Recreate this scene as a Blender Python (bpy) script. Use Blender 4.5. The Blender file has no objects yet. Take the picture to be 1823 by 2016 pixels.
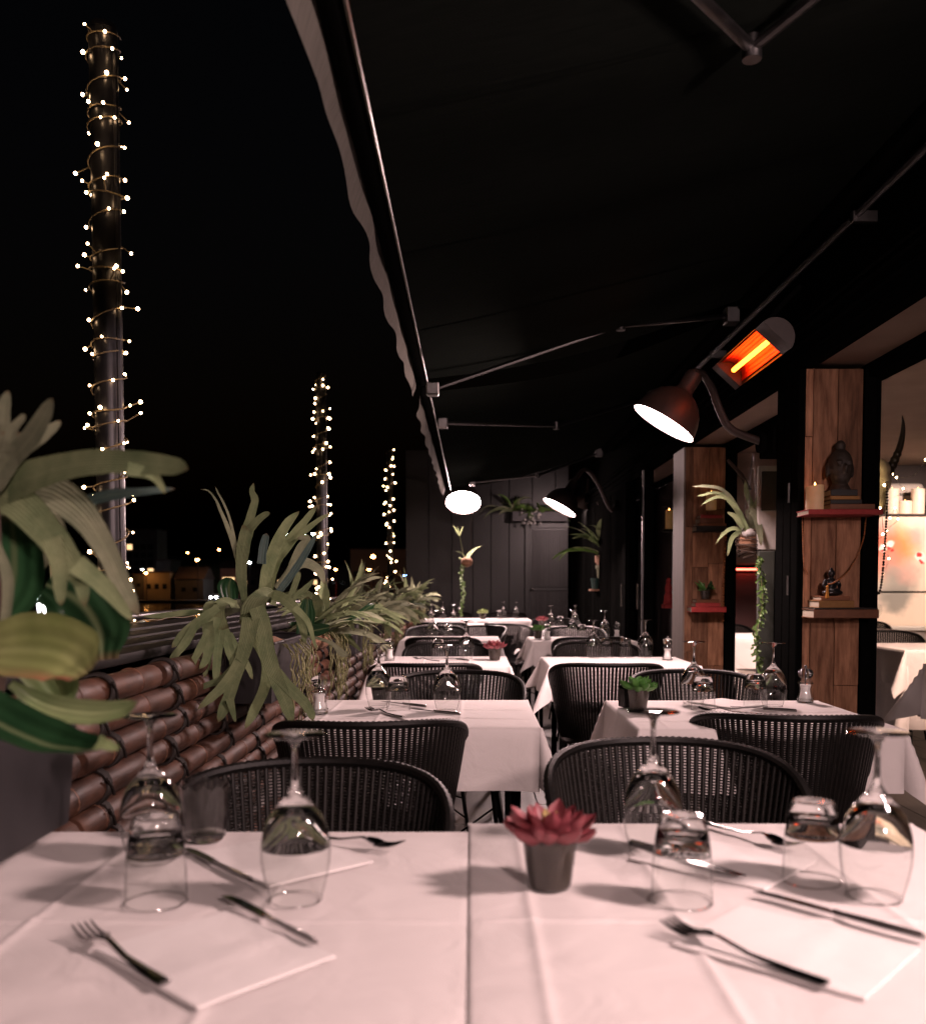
import bpy, bmesh, math, random
from mathutils import Vector, Matrix, noise

sc = bpy.context.scene
R = math.radians
rnd = random.Random(7)

# ------------------------------------------------------------------ camera
FPX, VX, HY, PITCH, ZC = 1850.0, 928.0, 1155.0, R(2.5), 1.157   # measured on an 1823 x 2016 view of the photo
CY = HY + FPX * math.tan(PITCH)
cam_data = bpy.data.cameras.new('camera')
cam = bpy.data.objects.new('camera', cam_data)
sc.collection.objects.link(cam)
sc.camera = cam
cam.location = (0, 0, ZC)
cam.rotation_euler = (R(90) - PITCH, 0, 0)
cam_data.sensor_fit = 'HORIZONTAL'
cam_data.sensor_width = 36
cam_data.lens = FPX / 1823 * 36
cam_data.shift_x = -(VX - 911.5) / 1823
cam_data.shift_y = (CY - 1008) / 1823
cam_data.clip_start = 0.05
cam_data.clip_end = 3000
cam_data.dof.use_dof = True
cam_data.dof.focus_distance = 3.3
cam_data.dof.aperture_fstop = 4.4

# ------------------------------------------------------------------ night sky
world = bpy.data.worlds.new('World'); sc.world = world
world.use_nodes = True
wn = world.node_tree.nodes; wl = world.node_tree.links
sky = wn.new('ShaderNodeTexSky'); sky.sky_type = 'NISHITA'; sky.sun_disc = False
sky.sun_elevation = R(-3); sky.sun_rotation = R(200)
bg = wn['Background']; bg.inputs['Strength'].default_value = 0.022
wl.new(sky.outputs[0], bg.inputs['Color'])
sc.view_settings.view_transform = 'Standard'
sc.view_settings.look = 'None'
sc.view_settings.exposure = 0.0
sc.view_settings.gamma = 1.0
sc.view_settings.use_curve_mapping = False
LAMP = 340.0                      # radiance of the wall lamps' opal discs
LAMP_COL = (1.0, 0.70, 0.672)

cy = sc.cycles
cy.use_denoising = True
cy.max_bounces = 8; cy.diffuse_bounces = 2; cy.glossy_bounces = 3
cy.use_adaptive_sampling = True; cy.adaptive_threshold = 0.02
cy.transmission_bounces = 7; cy.transparent_max_bounces = 24
cy.sample_clamp_indirect = 4.0
cy.caustics_refractive = False; cy.caustics_reflective = False
cy.blur_glossy = 0.5

# ------------------------------------------------------------------ helpers
COL = sc.collection
CH = {}

def P(xd, yd, D):
    """point at depth D (metres along the terrace) that shows at photo position xd, yd"""
    u = (xd - VX) / FPX; v = -(yd - CY) / FPX
    c, s = math.cos(PITCH), math.sin(PITCH)
    d = Vector((u, c + v * s, -s + v * c))
    return Vector((0, 0, ZC)) + d * (D / d.y)

def PZ(xd, yd, z):
    """point on the level z that shows at photo position xd, yd"""
    q = P(xd, yd, 1.0)
    t = (z - ZC) / (q.z - ZC)
    return Vector((q.x * t, t, z))

TZ = 0.7562
def T(xd, yd): return PZ(xd, yd, TZ)
def px(n, D): return n * D / FPX

def tag(o, label=None, cat=None, group=None, kind=None):
    if label: o['label'] = label
    if cat: o['category'] = cat
    if group: o['group'] = group
    if kind: o['kind'] = kind
    return o

def link(o, parent=None):
    COL.objects.link(o)
    if parent is not None:
        o.parent = parent
        CH.setdefault(parent.name, []).append(o)
    return o

def empty(name, loc=(0, 0, 0), rz=0.0, parent=None):
    o = bpy.data.objects.new(name, None); o.location = loc; o.rotation_euler = (0, 0, rz)
    o.empty_display_size = 0.05
    return link(o, parent)

def O(name, me, parent=None, loc=(0, 0, 0), rot=(0, 0, 0)):
    o = bpy.data.objects.new(name, me); o.location = loc; o.rotation_euler = rot
    return link(o, parent)

def copy_tree(o, parent=None):
    c = o.copy()
    for k in ('label', 'group'):
        if parent is None and k in c: del c[k]
    link(c, parent)
    for ch in CH.get(o.name, []): copy_tree(ch, c)
    return c

PROTO = {}
def use(kind, builder, loc, rz, label, cat, group, rot=None, scale=None):
    if kind not in PROTO: r = PROTO[kind] = builder()
    else: r = copy_tree(PROTO[kind])
    r.location = loc; r.rotation_euler = rot if rot is not None else (0, 0, rz)
    r.scale = (scale,) * 3 if scale else (1, 1, 1)
    return tag(r, label, cat, group)

class MB:
    def __init__(s): s.v = []; s.f = []; s.uv = {}
    def add(s, v, f, m=None):
        b = len(s.v)
        s.v += [tuple(m @ Vector(p)) for p in v] if m is not None else [tuple(p) for p in v]
        s.f += [tuple(i + b for i in q) for q in f]
        return s
    def box(s, x0, x1, y0, y1, z0, z1, m=None):
        v = [(x, y, z) for z in (z0, z1) for y in (y0, y1) for x in (x0, x1)]
        return s.add(v, [(0, 2, 3, 1), (4, 5, 7, 6), (0, 1, 5, 4), (2, 6, 7, 3), (0, 4, 6, 2), (1, 3, 7, 5)], m)
    def bbox(s, x0, x1, y0, y1, z0, z1, b=0.004, seg=1, m=None):
        bm = bmesh.new(); bmesh.ops.create_cube(bm, size=1)
        for q in bm.verts:
            q.co = Vector(((x0 + x1) / 2 + q.co.x * (x1 - x0), (y0 + y1) / 2 + q.co.y * (y1 - y0), (z0 + z1) / 2 + q.co.z * (z1 - z0)))
        bmesh.ops.bevel(bm, geom=bm.edges[:], offset=b, segments=seg, affect='EDGES', profile=0.5)
        bm.verts.index_update()
        v = [q.co.copy() for q in bm.verts]; f = [tuple(w.index for w in q.verts) for q in bm.faces]
        bm.free()
        return s.add(v, f, m)
    def tube(s, pts, rad, n=8, closed=False, cap=True, flat=1.0):
        pts = [Vector(p) for p in pts]; k = len(pts)
        rad = rad if isinstance(rad, (list, tuple)) else [rad] * k
        b = len(s.v); up = None
        for i, p in enumerate(pts):
            a = pts[(i - 1) % k] if (closed or i > 0) else p
            c = pts[(i + 1) % k] if (closed or i < k - 1) else p
            t = (c - a)
            t = t.normalized() if t.length > 1e-9 else Vector((0, 0, 1))
            if up is None: up = t.orthogonal().normalized()
            up = (up - t * up.dot(t))
            up = up.normalized() if up.length > 1e-6 else t.orthogonal().normalized()
            w = t.cross(up)
            for j in range(n):
                an = 2 * math.pi * j / n
                s.v.append(tuple(p + (up * math.cos(an) + w * (math.sin(an) * flat)) * rad[i]))
        for i in range(k if closed else k - 1):
            i2 = (i + 1) % k
            for j in range(n):
                j2 = (j + 1) % n
                s.f.append((b + i * n + j, b + i * n + j2, b + i2 * n + j2, b + i2 * n + j))
        if cap and not closed:
            s.f.append(tuple(b + j for j in reversed(range(n))))
            s.f.append(tuple(b + (k - 1) * n + j for j in range(n)))
        return s
    def lathe(s, prof, n=24, m=None, cap0=False, cap1=False):
        v = []; f = []
        for r, z in prof:
            for j in range(n):
                a = 2 * math.pi * j / n; v.append((r * math.cos(a), r * math.sin(a), z))
        for i in range(len(prof) - 1):
            for j in range(n):
                j2 = (j + 1) % n; f.append((i * n + j, i * n + j2, (i + 1) * n + j2, (i + 1) * n + j))
        if cap0: f.append(tuple(reversed(range(n))))
        if cap1: f.append(tuple((len(prof) - 1) * n + j for j in range(n)))
        return s.add(v, f, m)
    def ball(s, c, r, n=10, k=7, m=None):
        rx, ry, rz = r if isinstance(r, (tuple, list)) else (r, r, r)
        v = [(c[0], c[1], c[2] - rz)]; f = []
        for i in range(1, k):
            a = math.pi * i / k - math.pi / 2
            for j in range(n):
                b = 2 * math.pi * j / n
                v.append((c[0] + rx * math.cos(a) * math.cos(b), c[1] + ry * math.cos(a) * math.sin(b), c[2] + rz * math.sin(a)))
        v.append((c[0], c[1], c[2] + rz)); t = len(v) - 1
        for j in range(n):
            j2 = (j + 1) % n
            f.append((0, 1 + j2, 1 + j)); f.append((t, 1 + (k - 2) * n + j, 1 + (k - 2) * n + j2))
            for i in range(k - 2):
                f.append((1 + i * n + j, 1 + i * n + j2, 1 + (i + 1) * n + j2, 1 + (i + 1) * n + j))
        return s.add(v, f, m)
    def ribbon(s, spine, width, hint, cup=0.15, n=4, wave=0.0, crimp=0.0):
        """leaf blade along spine; hint = direction the upper face looks"""
        k = len(spine); b = len(s.v); hint = Vector(hint)
        for i, p in enumerate(spine):
            t = (spine[min(i + 1, k - 1)] - spine[max(i - 1, 0)]).normalized()
            side = t.cross(hint)
            side = side.normalized() if side.length > 1e-4 else t.orthogonal().normalized()
            nr = side.cross(t).normalized()
            w = width[i] * 0.5 * (1 + .10 * noise.noise((p.x * 30 + 3, p.y * 30, p.z * 30)))
            for j in range(n + 1):
                q = 2 * j / n - 1
                h = -cup * w * (1 - q * q) * 2 + wave * w * math.sin(i * 0.9 + q * 2.0) + crimp * w * q * math.sin(i * 2.1)
                s.uv[len(s.v)] = (i / (k - 1), q, 0.0)
                s.v.append(tuple(p + side * (w * q) + nr * h))
        for i in range(k - 1):
            for j in range(n):
                a = b + i * (n + 1) + j
                s.f.append((a, a + 1, a + n + 2, a + n + 1))
        return s
    def mesh(s, name, mat, smooth=True, angle=35):
        me = bpy.data.meshes.new(name); me.from_pydata(s.v, [], s.f); me.update()
        if mat is not None: me.materials.append(mat)
        if s.uv:
            at = me.attributes.new('blade', 'FLOAT_VECTOR', 'POINT')
            for i, q in s.uv.items(): at.data[i].vector = q
        if smooth:
            me.polygons.foreach_set('use_smooth', [True] * len(me.polygons))
            if angle: me.set_sharp_from_angle(angle=R(angle))
        return me
    def build(s, name, mat, parent=None, smooth=True, angle=35, loc=(0, 0, 0), rot=(0, 0, 0)):
        return O(name, s.mesh(name, mat, smooth, angle), parent, loc, rot)

def spline(pts, n):
    pts = [Vector(p) for p in pts]
    if len(pts) == 2: return [pts[0].lerp(pts[1], i / n) for i in range(n + 1)]
    q = [pts[0] * 2 - pts[1]] + pts + [pts[-1] * 2 - pts[-2]]
    out = []; k = len(pts) - 1
    for i in range(n + 1):
        t = i / n * k; j = min(int(t), k - 1); u = t - j
        a, b, c, d = q[j:j + 4]
        out.append(0.5 * ((2 * b) + (c - a) * u + (2 * a - 5 * b + 4 * c - d) * u * u + (3 * b - a - 3 * c + d) * u ** 3))
    return out

def interp(vals, n):
    k = len(vals) - 1; out = []
    for i in range(n + 1):
        t = i / n * k; j = min(int(t), k - 1); u = t - j
        u = u * u * (3 - 2 * u)
        out.append(vals[j] * (1 - u) + vals[j + 1] * u)
    return out

def frame_to(zaxis, up=(0, 0, 1)):
    z = Vector(zaxis).normalized(); x = Vector(up).cross(z)
    x = x.normalized() if x.length > 1e-4 else z.orthogonal().normalized()
    y = z.cross(x)
    return Matrix((x, y, z)).transposed().to_4x4()

# ------------------------------------------------------------------ materials
def M(name, c1, c2=None, rough=0.6, metal=0.0, scale=18.0, stretch=(1, 1, 1), bump=0.0, bscale=None, bdist=0.002,
      objvar=0.0, spec=0.5, wave=None, contrast=0.25, emis=None, estr=0.0, coat=0.0, sub=0.0, rvar=0.0, coords='Object', trans=0.0, sheen=0.0):
    m = bpy.data.materials.new(name); m.use_nodes = True
    nt = m.node_tree; N = nt.nodes; L = nt.links
    b = N['Principled BSDF']
    b.inputs['Roughness'].default_value = rough; b.inputs['Metallic'].default_value = metal
    b.inputs['Specular IOR Level'].default_value = spec; b.inputs['Coat Weight'].default_value = coat
    if sheen: b.inputs['Sheen Weight'].default_value = sheen
    if sub:
        b.inputs['Subsurface Weight'].default_value = sub; b.inputs['Subsurface Radius'].default_value = (1, 0.5, 0.25); b.inputs['Subsurface Scale'].default_value = 0.01
    tc = N.new('ShaderNodeTexCoord'); mp = N.new('ShaderNodeMapping'); mp.inputs['Scale'].default_value = stretch
    L.new(tc.outputs[coords], mp.inputs['Vector'])
    nz = N.new('ShaderNodeTexNoise'); nz.inputs['Scale'].default_value = scale; nz.inputs['Detail'].default_value = 5; nz.inputs['Roughness'].default_value = 0.62
    L.new(mp.outputs[0], nz.inputs['Vector'])
    if objvar and coords == 'Object':
        oi0 = N.new('ShaderNodeObjectInfo'); ml = N.new('ShaderNodeMath'); ml.operation = 'MULTIPLY'; ml.inputs[1].default_value = 37.0
        L.new(oi0.outputs['Random'], ml.inputs[0]); L.new(ml.outputs[0], mp.inputs['Location'])
    cr = N.new('ShaderNodeValToRGB')
    cr.color_ramp.elements[0].position = 0.5 - contrast; cr.color_ramp.elements[1].position = 0.5 + contrast
    cr.color_ramp.elements[0].color = (*c1, 1); cr.color_ramp.elements[1].color = (*(c2 or c1), 1)
    L.new(nz.outputs['Fac'], cr.inputs['Fac'])
    out = cr.outputs['Color']
    if objvar:
        oi = N.new('ShaderNodeObjectInfo'); mr = N.new('ShaderNodeMapRange')
        mr.inputs['To Min'].default_value = 1 - objvar; mr.inputs['To Max'].default_value = 1 + objvar
        L.new(oi.outputs['Random'], mr.inputs['Value'])
        mx = N.new('ShaderNodeMix'); mx.data_type = 'RGBA'; mx.blend_type = 'MULTIPLY'; mx.inputs[0].default_value = 1
        L.new(out, mx.inputs[6]); L.new(mr.outputs[0], mx.inputs[7]); out = mx.outputs[2]
    L.new(out, b.inputs['Base Color'])
    if rvar:
        mr2 = N.new('ShaderNodeMapRange'); mr2.inputs['To Min'].default_value = max(0, rough - rvar); mr2.inputs['To Max'].default_value = rough + rvar
        L.new(nz.outputs['Fac'], mr2.inputs['Value']); L.new(mr2.outputs[0], b.inputs['Roughness'])
    if bump:
        bz = N.new('ShaderNodeTexNoise'); bz.inputs['Scale'].default_value = bscale or scale * 4; bz.inputs['Detail'].default_value = 4
        L.new(mp.outputs[0], bz.inputs['Vector'])
        bp = N.new('ShaderNodeBump'); bp.inputs['Strength'].default_value = bump; bp.inputs['Distance'].default_value = bdist
        L.new(bz.outputs['Fac'], bp.inputs['Height']); L.new(bp.outputs[0], b.inputs['Normal'])
    if emis:
        b.inputs['Emission Color'].default_value = (*emis, 1); b.inputs['Emission Strength'].default_value = estr
    if trans:
        tr = N.new('ShaderNodeBsdfTranslucent'); L.new(out, tr.inputs['Color'])
        ms = N.new('ShaderNodeMixShader'); ms.inputs[0].default_value = trans
        L.new(b.outputs[0], ms.inputs[1]); L.new(tr.outputs[0], ms.inputs[2]); L.new(ms.outputs[0], N['Material Output'].inputs['Surface'])
    return m

def glass_thin(name):
    """wall of a blown glass about a millimetre thick: passes light, mirrors at glancing angles"""
    m = bpy.data.materials.new(name); m.use_nodes = True
    N = m.node_tree.nodes; L = m.node_tree.links; N.remove(N['Principled BSDF'])
    lw0 = N.new('ShaderNodeLayerWeight'); lw0.inputs['Blend'].default_value = 0.5
    fr = N.new('ShaderNodeMath'); fr.operation = 'POWER'; fr.inputs[1].default_value = 5.0; L.new(lw0.outputs['Facing'], fr.inputs[0])
    ad = N.new('ShaderNodeMath'); ad.operation = 'MULTIPLY_ADD'; ad.inputs[1].default_value = 0.85; ad.inputs[2].default_value = 0.075; ad.use_clamp = True
    L.new(fr.outputs[0], ad.inputs[0])
    lw = N.new('ShaderNodeLayerWeight'); lw.inputs['Blend'].default_value = 0.5
    cr = N.new('ShaderNodeValToRGB'); e = cr.color_ramp.elements
    e[0].position = 0.62; e[0].color = (.965, .97, .965, 1); e[1].position = 0.985; e[1].color = (.45, .45, .45, 1)
    L.new(lw.outputs['Facing'], cr.inputs['Fac'])
    tr = N.new('ShaderNodeBsdfTransparent'); gl = N.new('ShaderNodeBsdfGlossy'); gl.inputs['Roughness'].default_value = 0.02
    L.new(cr.outputs[0], tr.inputs['Color'])
    ms = N.new('ShaderNodeMixShader'); L.new(ad.outputs[0], ms.inputs[0]); L.new(tr.outputs[0], ms.inputs[1]); L.new(gl.outputs[0], ms.inputs[2])
    L.new(ms.outputs[0], N['Material Output'].inputs['Surface'])
    return m

def glass_solid(name, col=(.97, .98, .97), rough=0.0):
    m = bpy.data.materials.new(name); m.use_nodes = True
    b = m.node_tree.nodes['Principled BSDF']
    b.inputs['Base Color'].default_value = (*col, 1); b.inputs['Transmission Weight'].default_value = 1
    b.inputs['Roughness'].default_value = rough; b.inputs['IOR'].default_value = 1.5
    return m

def emitter(name, col, s):
    m = bpy.data.materials.new(name); m.use_nodes = True
    N = m.node_tree.nodes; N.remove(N['Principled BSDF']); e = N.new('ShaderNodeEmission')
    e.inputs['Color'].default_value = (*col, 1); e.inputs['Strength'].default_value = s
    m.node_tree.links.new(e.outputs[0], N['Material Output'].inputs['Surface'])
    return m

def linen(name, c):
    m = M(name, c, tuple(x * 0.93 for x in c), rough=0.85, scale=5, contrast=0.3, spec=0.2, sheen=0.1)
    N = m.node_tree.nodes; L = m.node_tree.links; b = N['Principled BSDF']
    tc = N.new('ShaderNodeTexCoord')
    n1 = N.new('ShaderNodeTexNoise'); n1.inputs['Scale'].default_value = 9; n1.inputs['Detail'].default_value = 6; n1.inputs['Distortion'].default_value = 0.6
    mp = N.new('ShaderNodeMapping'); mp.inputs['Scale'].default_value = (900, 900, 900); wv = N.new('ShaderNodeTexNoise'); wv.inputs['Scale'].default_value = 1.0
    L.new(tc.outputs['Object'], n1.inputs['Vector']); L.new(tc.outputs['Object'], mp.inputs['Vector']); L.new(mp.outputs[0], wv.inputs['Vector'])
    b1 = N.new('ShaderNodeBump'); b1.inputs['Strength'].default_value = 0.42; b1.inputs['Distance'].default_value = 0.015
    b2 = N.new('ShaderNodeBump'); b2.inputs['Strength'].default_value = 0.25; b2.inputs['Distance'].default_value = 0.0006
    L.new(n1.outputs['Fac'], b1.inputs['Height']); L.new(wv.outputs['Fac'], b2.inputs['Height']); L.new(b1.outputs[0], b2.inputs['Normal'])
    L.new(b2.outputs[0], b.inputs['Normal'])
    return m

MT = dict(
    linen=linen('white_linen', (.70, .65, .635)),
    napkin=linen('white_paper_linen', (.77, .73, .715)),
    wicker=M('black_wicker', (.006, .0055, .005), (.014, .012, .011), rough=.38, scale=60, objvar=.2, spec=.24),
    rope=M('black_rope_rim', (.004, .0038, .0036), (.009, .008, .0075), spec=.22, rough=.5, scale=90, bump=.4, bscale=200),
    blacksteel=M('black_powder_steel', (.0030, .0032, .0030), (.005, .005, .0048), rough=.6, scale=30, bump=.1, bscale=300, spec=.0),
    blackpaint=M('black_paint', (.0024, .0026, .0024), (.0045, .0044, .0042), spec=.0, rough=.7, scale=7, bump=.15, bscale=60, objvar=.25),
    steel=M('polished_steel', (.26, .25, .25), (.18, .175, .17), rough=.10, metal=1, scale=40, rvar=.06),
    dullsteel=M('dull_steel', (.11, .105, .105), (.16, .155, .155), rough=.4, metal=1, scale=14, rvar=.1),
    alu=M('grey_aluminium', (.22, .21, .205), (.29, .28, .275), rough=.32, metal=1, scale=20, rvar=.1),
    tabletop=M('dark_table_board', (.05, .03, .02), (.08, .05, .03), rough=.5, scale=9),
    bamboo=M('varnished_bamboo', (.028, .012, .007), (.088, .038, .022), spec=.4, rough=.54, scale=6, stretch=(4, 1.4, 4), bump=.35, bscale=40, objvar=.55, rvar=.2, contrast=.14),
    node=M('bamboo_node', (.18, .085, .05), (.25, .12, .07), rough=.45, scale=30),
    lash=M('black_lashing', (.008, .006, .005), (.02, .015, .012), rough=.6, scale=120, bump=.4),
    ledge=M('dark_ledge_wood', (.004, .0036, .0032), (.010, .0085, .0075), spec=.2, rough=.6, scale=6, stretch=(6, .5, 6), bump=.25, bscale=30, objvar=.3, rvar=.1),
    zinc=M('grey_zinc', (.020, .019, .021), (.050, .046, .050), rough=.5, metal=.35, scale=9, stretch=(1, 1, .35), bump=.1, bscale=30, rvar=.12, contrast=.3),
    floor=M('dark_deck', (.012, .009, .007), (.032, .024, .018), rough=.5, scale=5, stretch=(5, .5, 1), bump=.3, bscale=40, objvar=.3, rvar=.12),
    earth=M('potting_soil', (.018, .012, .008), (.04, .028, .018), rough=.95, scale=60, bump=.6),
    fern=M('staghorn_frond', (.130, .178, .086), (.275, .315, .165), rough=.8, scale=14, bump=.5, bscale=70, bdist=.004, objvar=.3, trans=.16, spec=.14, contrast=.2),
    fern2=M('grey_strap_leaf', (.145, .170, .105), (.30, .31, .20), rough=.75, scale=16, bump=.45, bscale=70, objvar=.35, trans=.16, spec=.18, contrast=.2),
    blue=M('blue_green_leaf', (.045, .085, .075), (.085, .13, .115), rough=.55, scale=20, bump=.5, bscale=160, trans=.08, objvar=.15),
    glossy=M('glossy_dark_leaf', (.010, .036, .014), (.022, .068, .026), rough=.28, scale=12, objvar=.25, trans=.06, spec=.5),
    orchid=M('yellow_green_leaf', (.11, .18, .066), (.24, .29, .135), rough=.42, scale=7, stretch=(1, 3, 3), bump=.2, bscale=30, trans=.15),
    root=M('aerial_root', (.15, .17, .06), (.22, .20, .10), rough=.7, scale=40, objvar=.2),
    vine=M('bright_vine_leaf', (.07, .15, .03), (.16, .26, .07), rough=.4, scale=30, objvar=.3, trans=.15),
    flower=M('pale_flower', (.40, .38, .36), (.55, .52, .50), rough=.6, scale=40, trans=.2),
    red_leaf=M('red_succulent_leaf', (.19, .028, .042), (.33, .095, .105), rough=.45, scale=24, trans=.1, contrast=.2),
    green_leaf=M('green_succulent_leaf', (.05, .17, .035), (.13, .30, .07), rough=.4, scale=24, trans=.12),
    lime_leaf=M('lime_succulent_leaf', (.22, .30, .10), (.34, .40, .16), rough=.4, scale=24, trans=.12),
    awning=M('dark_awning_cloth', (.0060, .0075, .0064), (.0105, .0122, .0106), rough=.95, scale=16, stretch=(.5, 6, 1), spec=.0),
    valance=M('grey_brown_valance', (.075, .070, .060), (.13, .12, .105), rough=.9, scale=14, stretch=(1, 9, .6), spec=.15, trans=.1, bump=.3, bscale=14, bdist=.006),
    wood=M('walnut_cladding', (.20, .092, .050), (.48, .245, .140), rough=.6, scale=6, stretch=(7, 7, 1.0), bump=.5, bscale=22, objvar=.45, contrast=.16, spec=.2),
    palewood=M('pale_grey_wood', (.21, .165, .14), (.32, .26, .22), rough=.65, scale=4, stretch=(8, 8, .6), bump=.3, bscale=20, objvar=.15),
    soffit=M('brown_soffit', (.20, .14, .105), (.26, .18, .14), rough=.8, scale=3, bump=.1, bscale=80),
    plaster=M('warm_plaster', (.30, .23, .19), (.38, .29, .24), rough=.85, scale=3, bump=.15, bscale=60),
    darkplaster=M('dark_plaster', (.030, .022, .022), (.045, .033, .032), rough=.8, scale=4),
    redpanel=M('dark_red_panel', (.085, .030, .030), (.12, .045, .043), rough=.6, scale=3),
    shade=M('oxide_lamp_shade', (.030, .020, .017), (.048, .031, .026), rough=.55, scale=40, bump=.2, bscale=220, rvar=.1),
    shade_in=M('white_enamel', (.75, .72, .70), rough=.4),
    pole=M('dark_steel_pole', (.035, .034, .036), (.06, .058, .062), rough=.36, metal=.6, scale=10, rvar=.12),
    wire=M('brown_light_wire', (.17, .125, .065), (.25, .19, .10), rough=.55, scale=50),
    wax=M('cream_wax', (.66, .48, .30), (.74, .56, .38), rough=.55, scale=20, sub=.3, emis=(1, .45, .12), estr=.05),  # faint emission stands in for the flame's light inside the wax
    wax2=M('white_wax', (.78, .66, .55), (.82, .72, .62), rough=.55, scale=20, sub=.3, emis=(1, .5, .2), estr=.06),  # same here: the wax's own glow replaces flame light shining through
    book_red=M('red_book_cloth', (.33, .022, .024), (.46, .05, .045), rough=.7, scale=60, bump=.4, bscale=400, objvar=.2),
    book_brown=M('brown_book_leather', (.13, .045, .016), (.20, .075, .03), rough=.5, scale=30, bump=.3, bscale=150, objvar=.3),
    book_ochre=M('ochre_book_cloth', (.26, .12, .03), (.34, .17, .05), rough=.7, scale=50, objvar=.2),
    book_black=M('black_book_cloth', (.012, .011, .010), (.022, .02, .018), rough=.55, scale=50),
    paper=M('book_pages', (.42, .36, .27), (.55, .48, .38), rough=.9, scale=4, stretch=(1, 1, 90)),
    gilt=M('gilt_band', (.45, .25, .08), (.55, .32, .12), rough=.4, metal=.6, scale=50),
    stone=M('dark_carved_stone', (.022, .017, .013), (.05, .037, .028), rough=.6, scale=25, bump=.5, bscale=70, bdist=.003),
    statue=M('black_statue', (.009, .009, .010), (.016, .015, .017), rough=.3, scale=30),
    bone=M('bleached_bone', (.42, .34, .20), (.55, .46, .30), rough=.6, scale=14, bump=.4, bscale=50),
    horn=M('dark_horn', (.02, .015, .009), (.05, .038, .022), rough=.35, scale=30, bump=.3, bscale=60),
    bead=M('dark_wood_bead', (.016, .009, .006), (.035, .02, .013), rough=.25, scale=40, objvar=.3),
    amber=M('amber_wood_bead', (.30, .10, .03), (.42, .16, .05), rough=.35, scale=40, objvar=.25),  # on the second column this amber stands in for red lamp light
    tassel=M('orange_tassel', (.45, .17, .02), (.58, .25, .04), rough=.8, scale=80),
    terracotta=M('old_terracotta', (.24, .12, .075), (.34, .19, .12), rough=.85, scale=18, bump=.4, bscale=60),
    sagepot=M('sage_glazed_pot', (.09, .10, .06), (.16, .165, .10), rough=.4, scale=16),
    tealpot=M('teal_glazed_pot', (.02, .05, .045), (.04, .085, .075), rough=.3, scale=16),
    coco=M('coconut_fibre', (.15, .075, .04), (.25, .13, .075), rough=.95, scale=45, stretch=(1, 1, 3), bump=.9, bscale=90, bdist=.006),
    twig=M('dark_twig', (.03, .018, .011), (.06, .037, .024), rough=.85, scale=40, bump=.5),
    whiteframe=M('chipped_white_frame', (.50, .47, .44), (.66, .62, .58), rough=.7, scale=14, bump=.3, bscale=50),
    slate=M('dark_slate', (.04, .032, .024), (.07, .055, .042), rough=.6, scale=8),
    doorglass=M('grey_green_door_panel', (.05, .055, .047), (.075, .08, .07), rough=.3, scale=4),
    ribbed=M('ribbed_grey_sheet', (.022, .020, .020), (.04, .036, .036), rough=.45, scale=8, objvar=.3),
    salt=M('white_salt', (.78, .75, .74), (.84, .82, .8), rough=.8, scale=200, bump=.5, bscale=400),
    thin=glass_thin('thin_glass'), glass=glass_solid('solid_glass'), acrylic=glass_thin('clear_acrylic'),
    lamp=emitter('lamp_disc_glow', LAMP_COL, LAMP),
    bulb=emitter('fairy_bulb_glow', (1.0, .62, .32), 32.0),
    bulb2=emitter('interior_fairy_bulb_glow', (1.0, .72, .38), 40.0),
    flame=emitter('candle_flame_glow', (1.0, .45, .12), 14.0),
    element=emitter('heater_element_glow', (1.0, .16, .012), 19.0),
    redtube=emitter('red_lamp_glow', (1.0, .10, .06), 9.0),
    reflector=M('red_hot_reflector', (.80, .060, .022), (.88, .095, .035), rough=.45, metal=1, scale=30),
)

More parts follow.
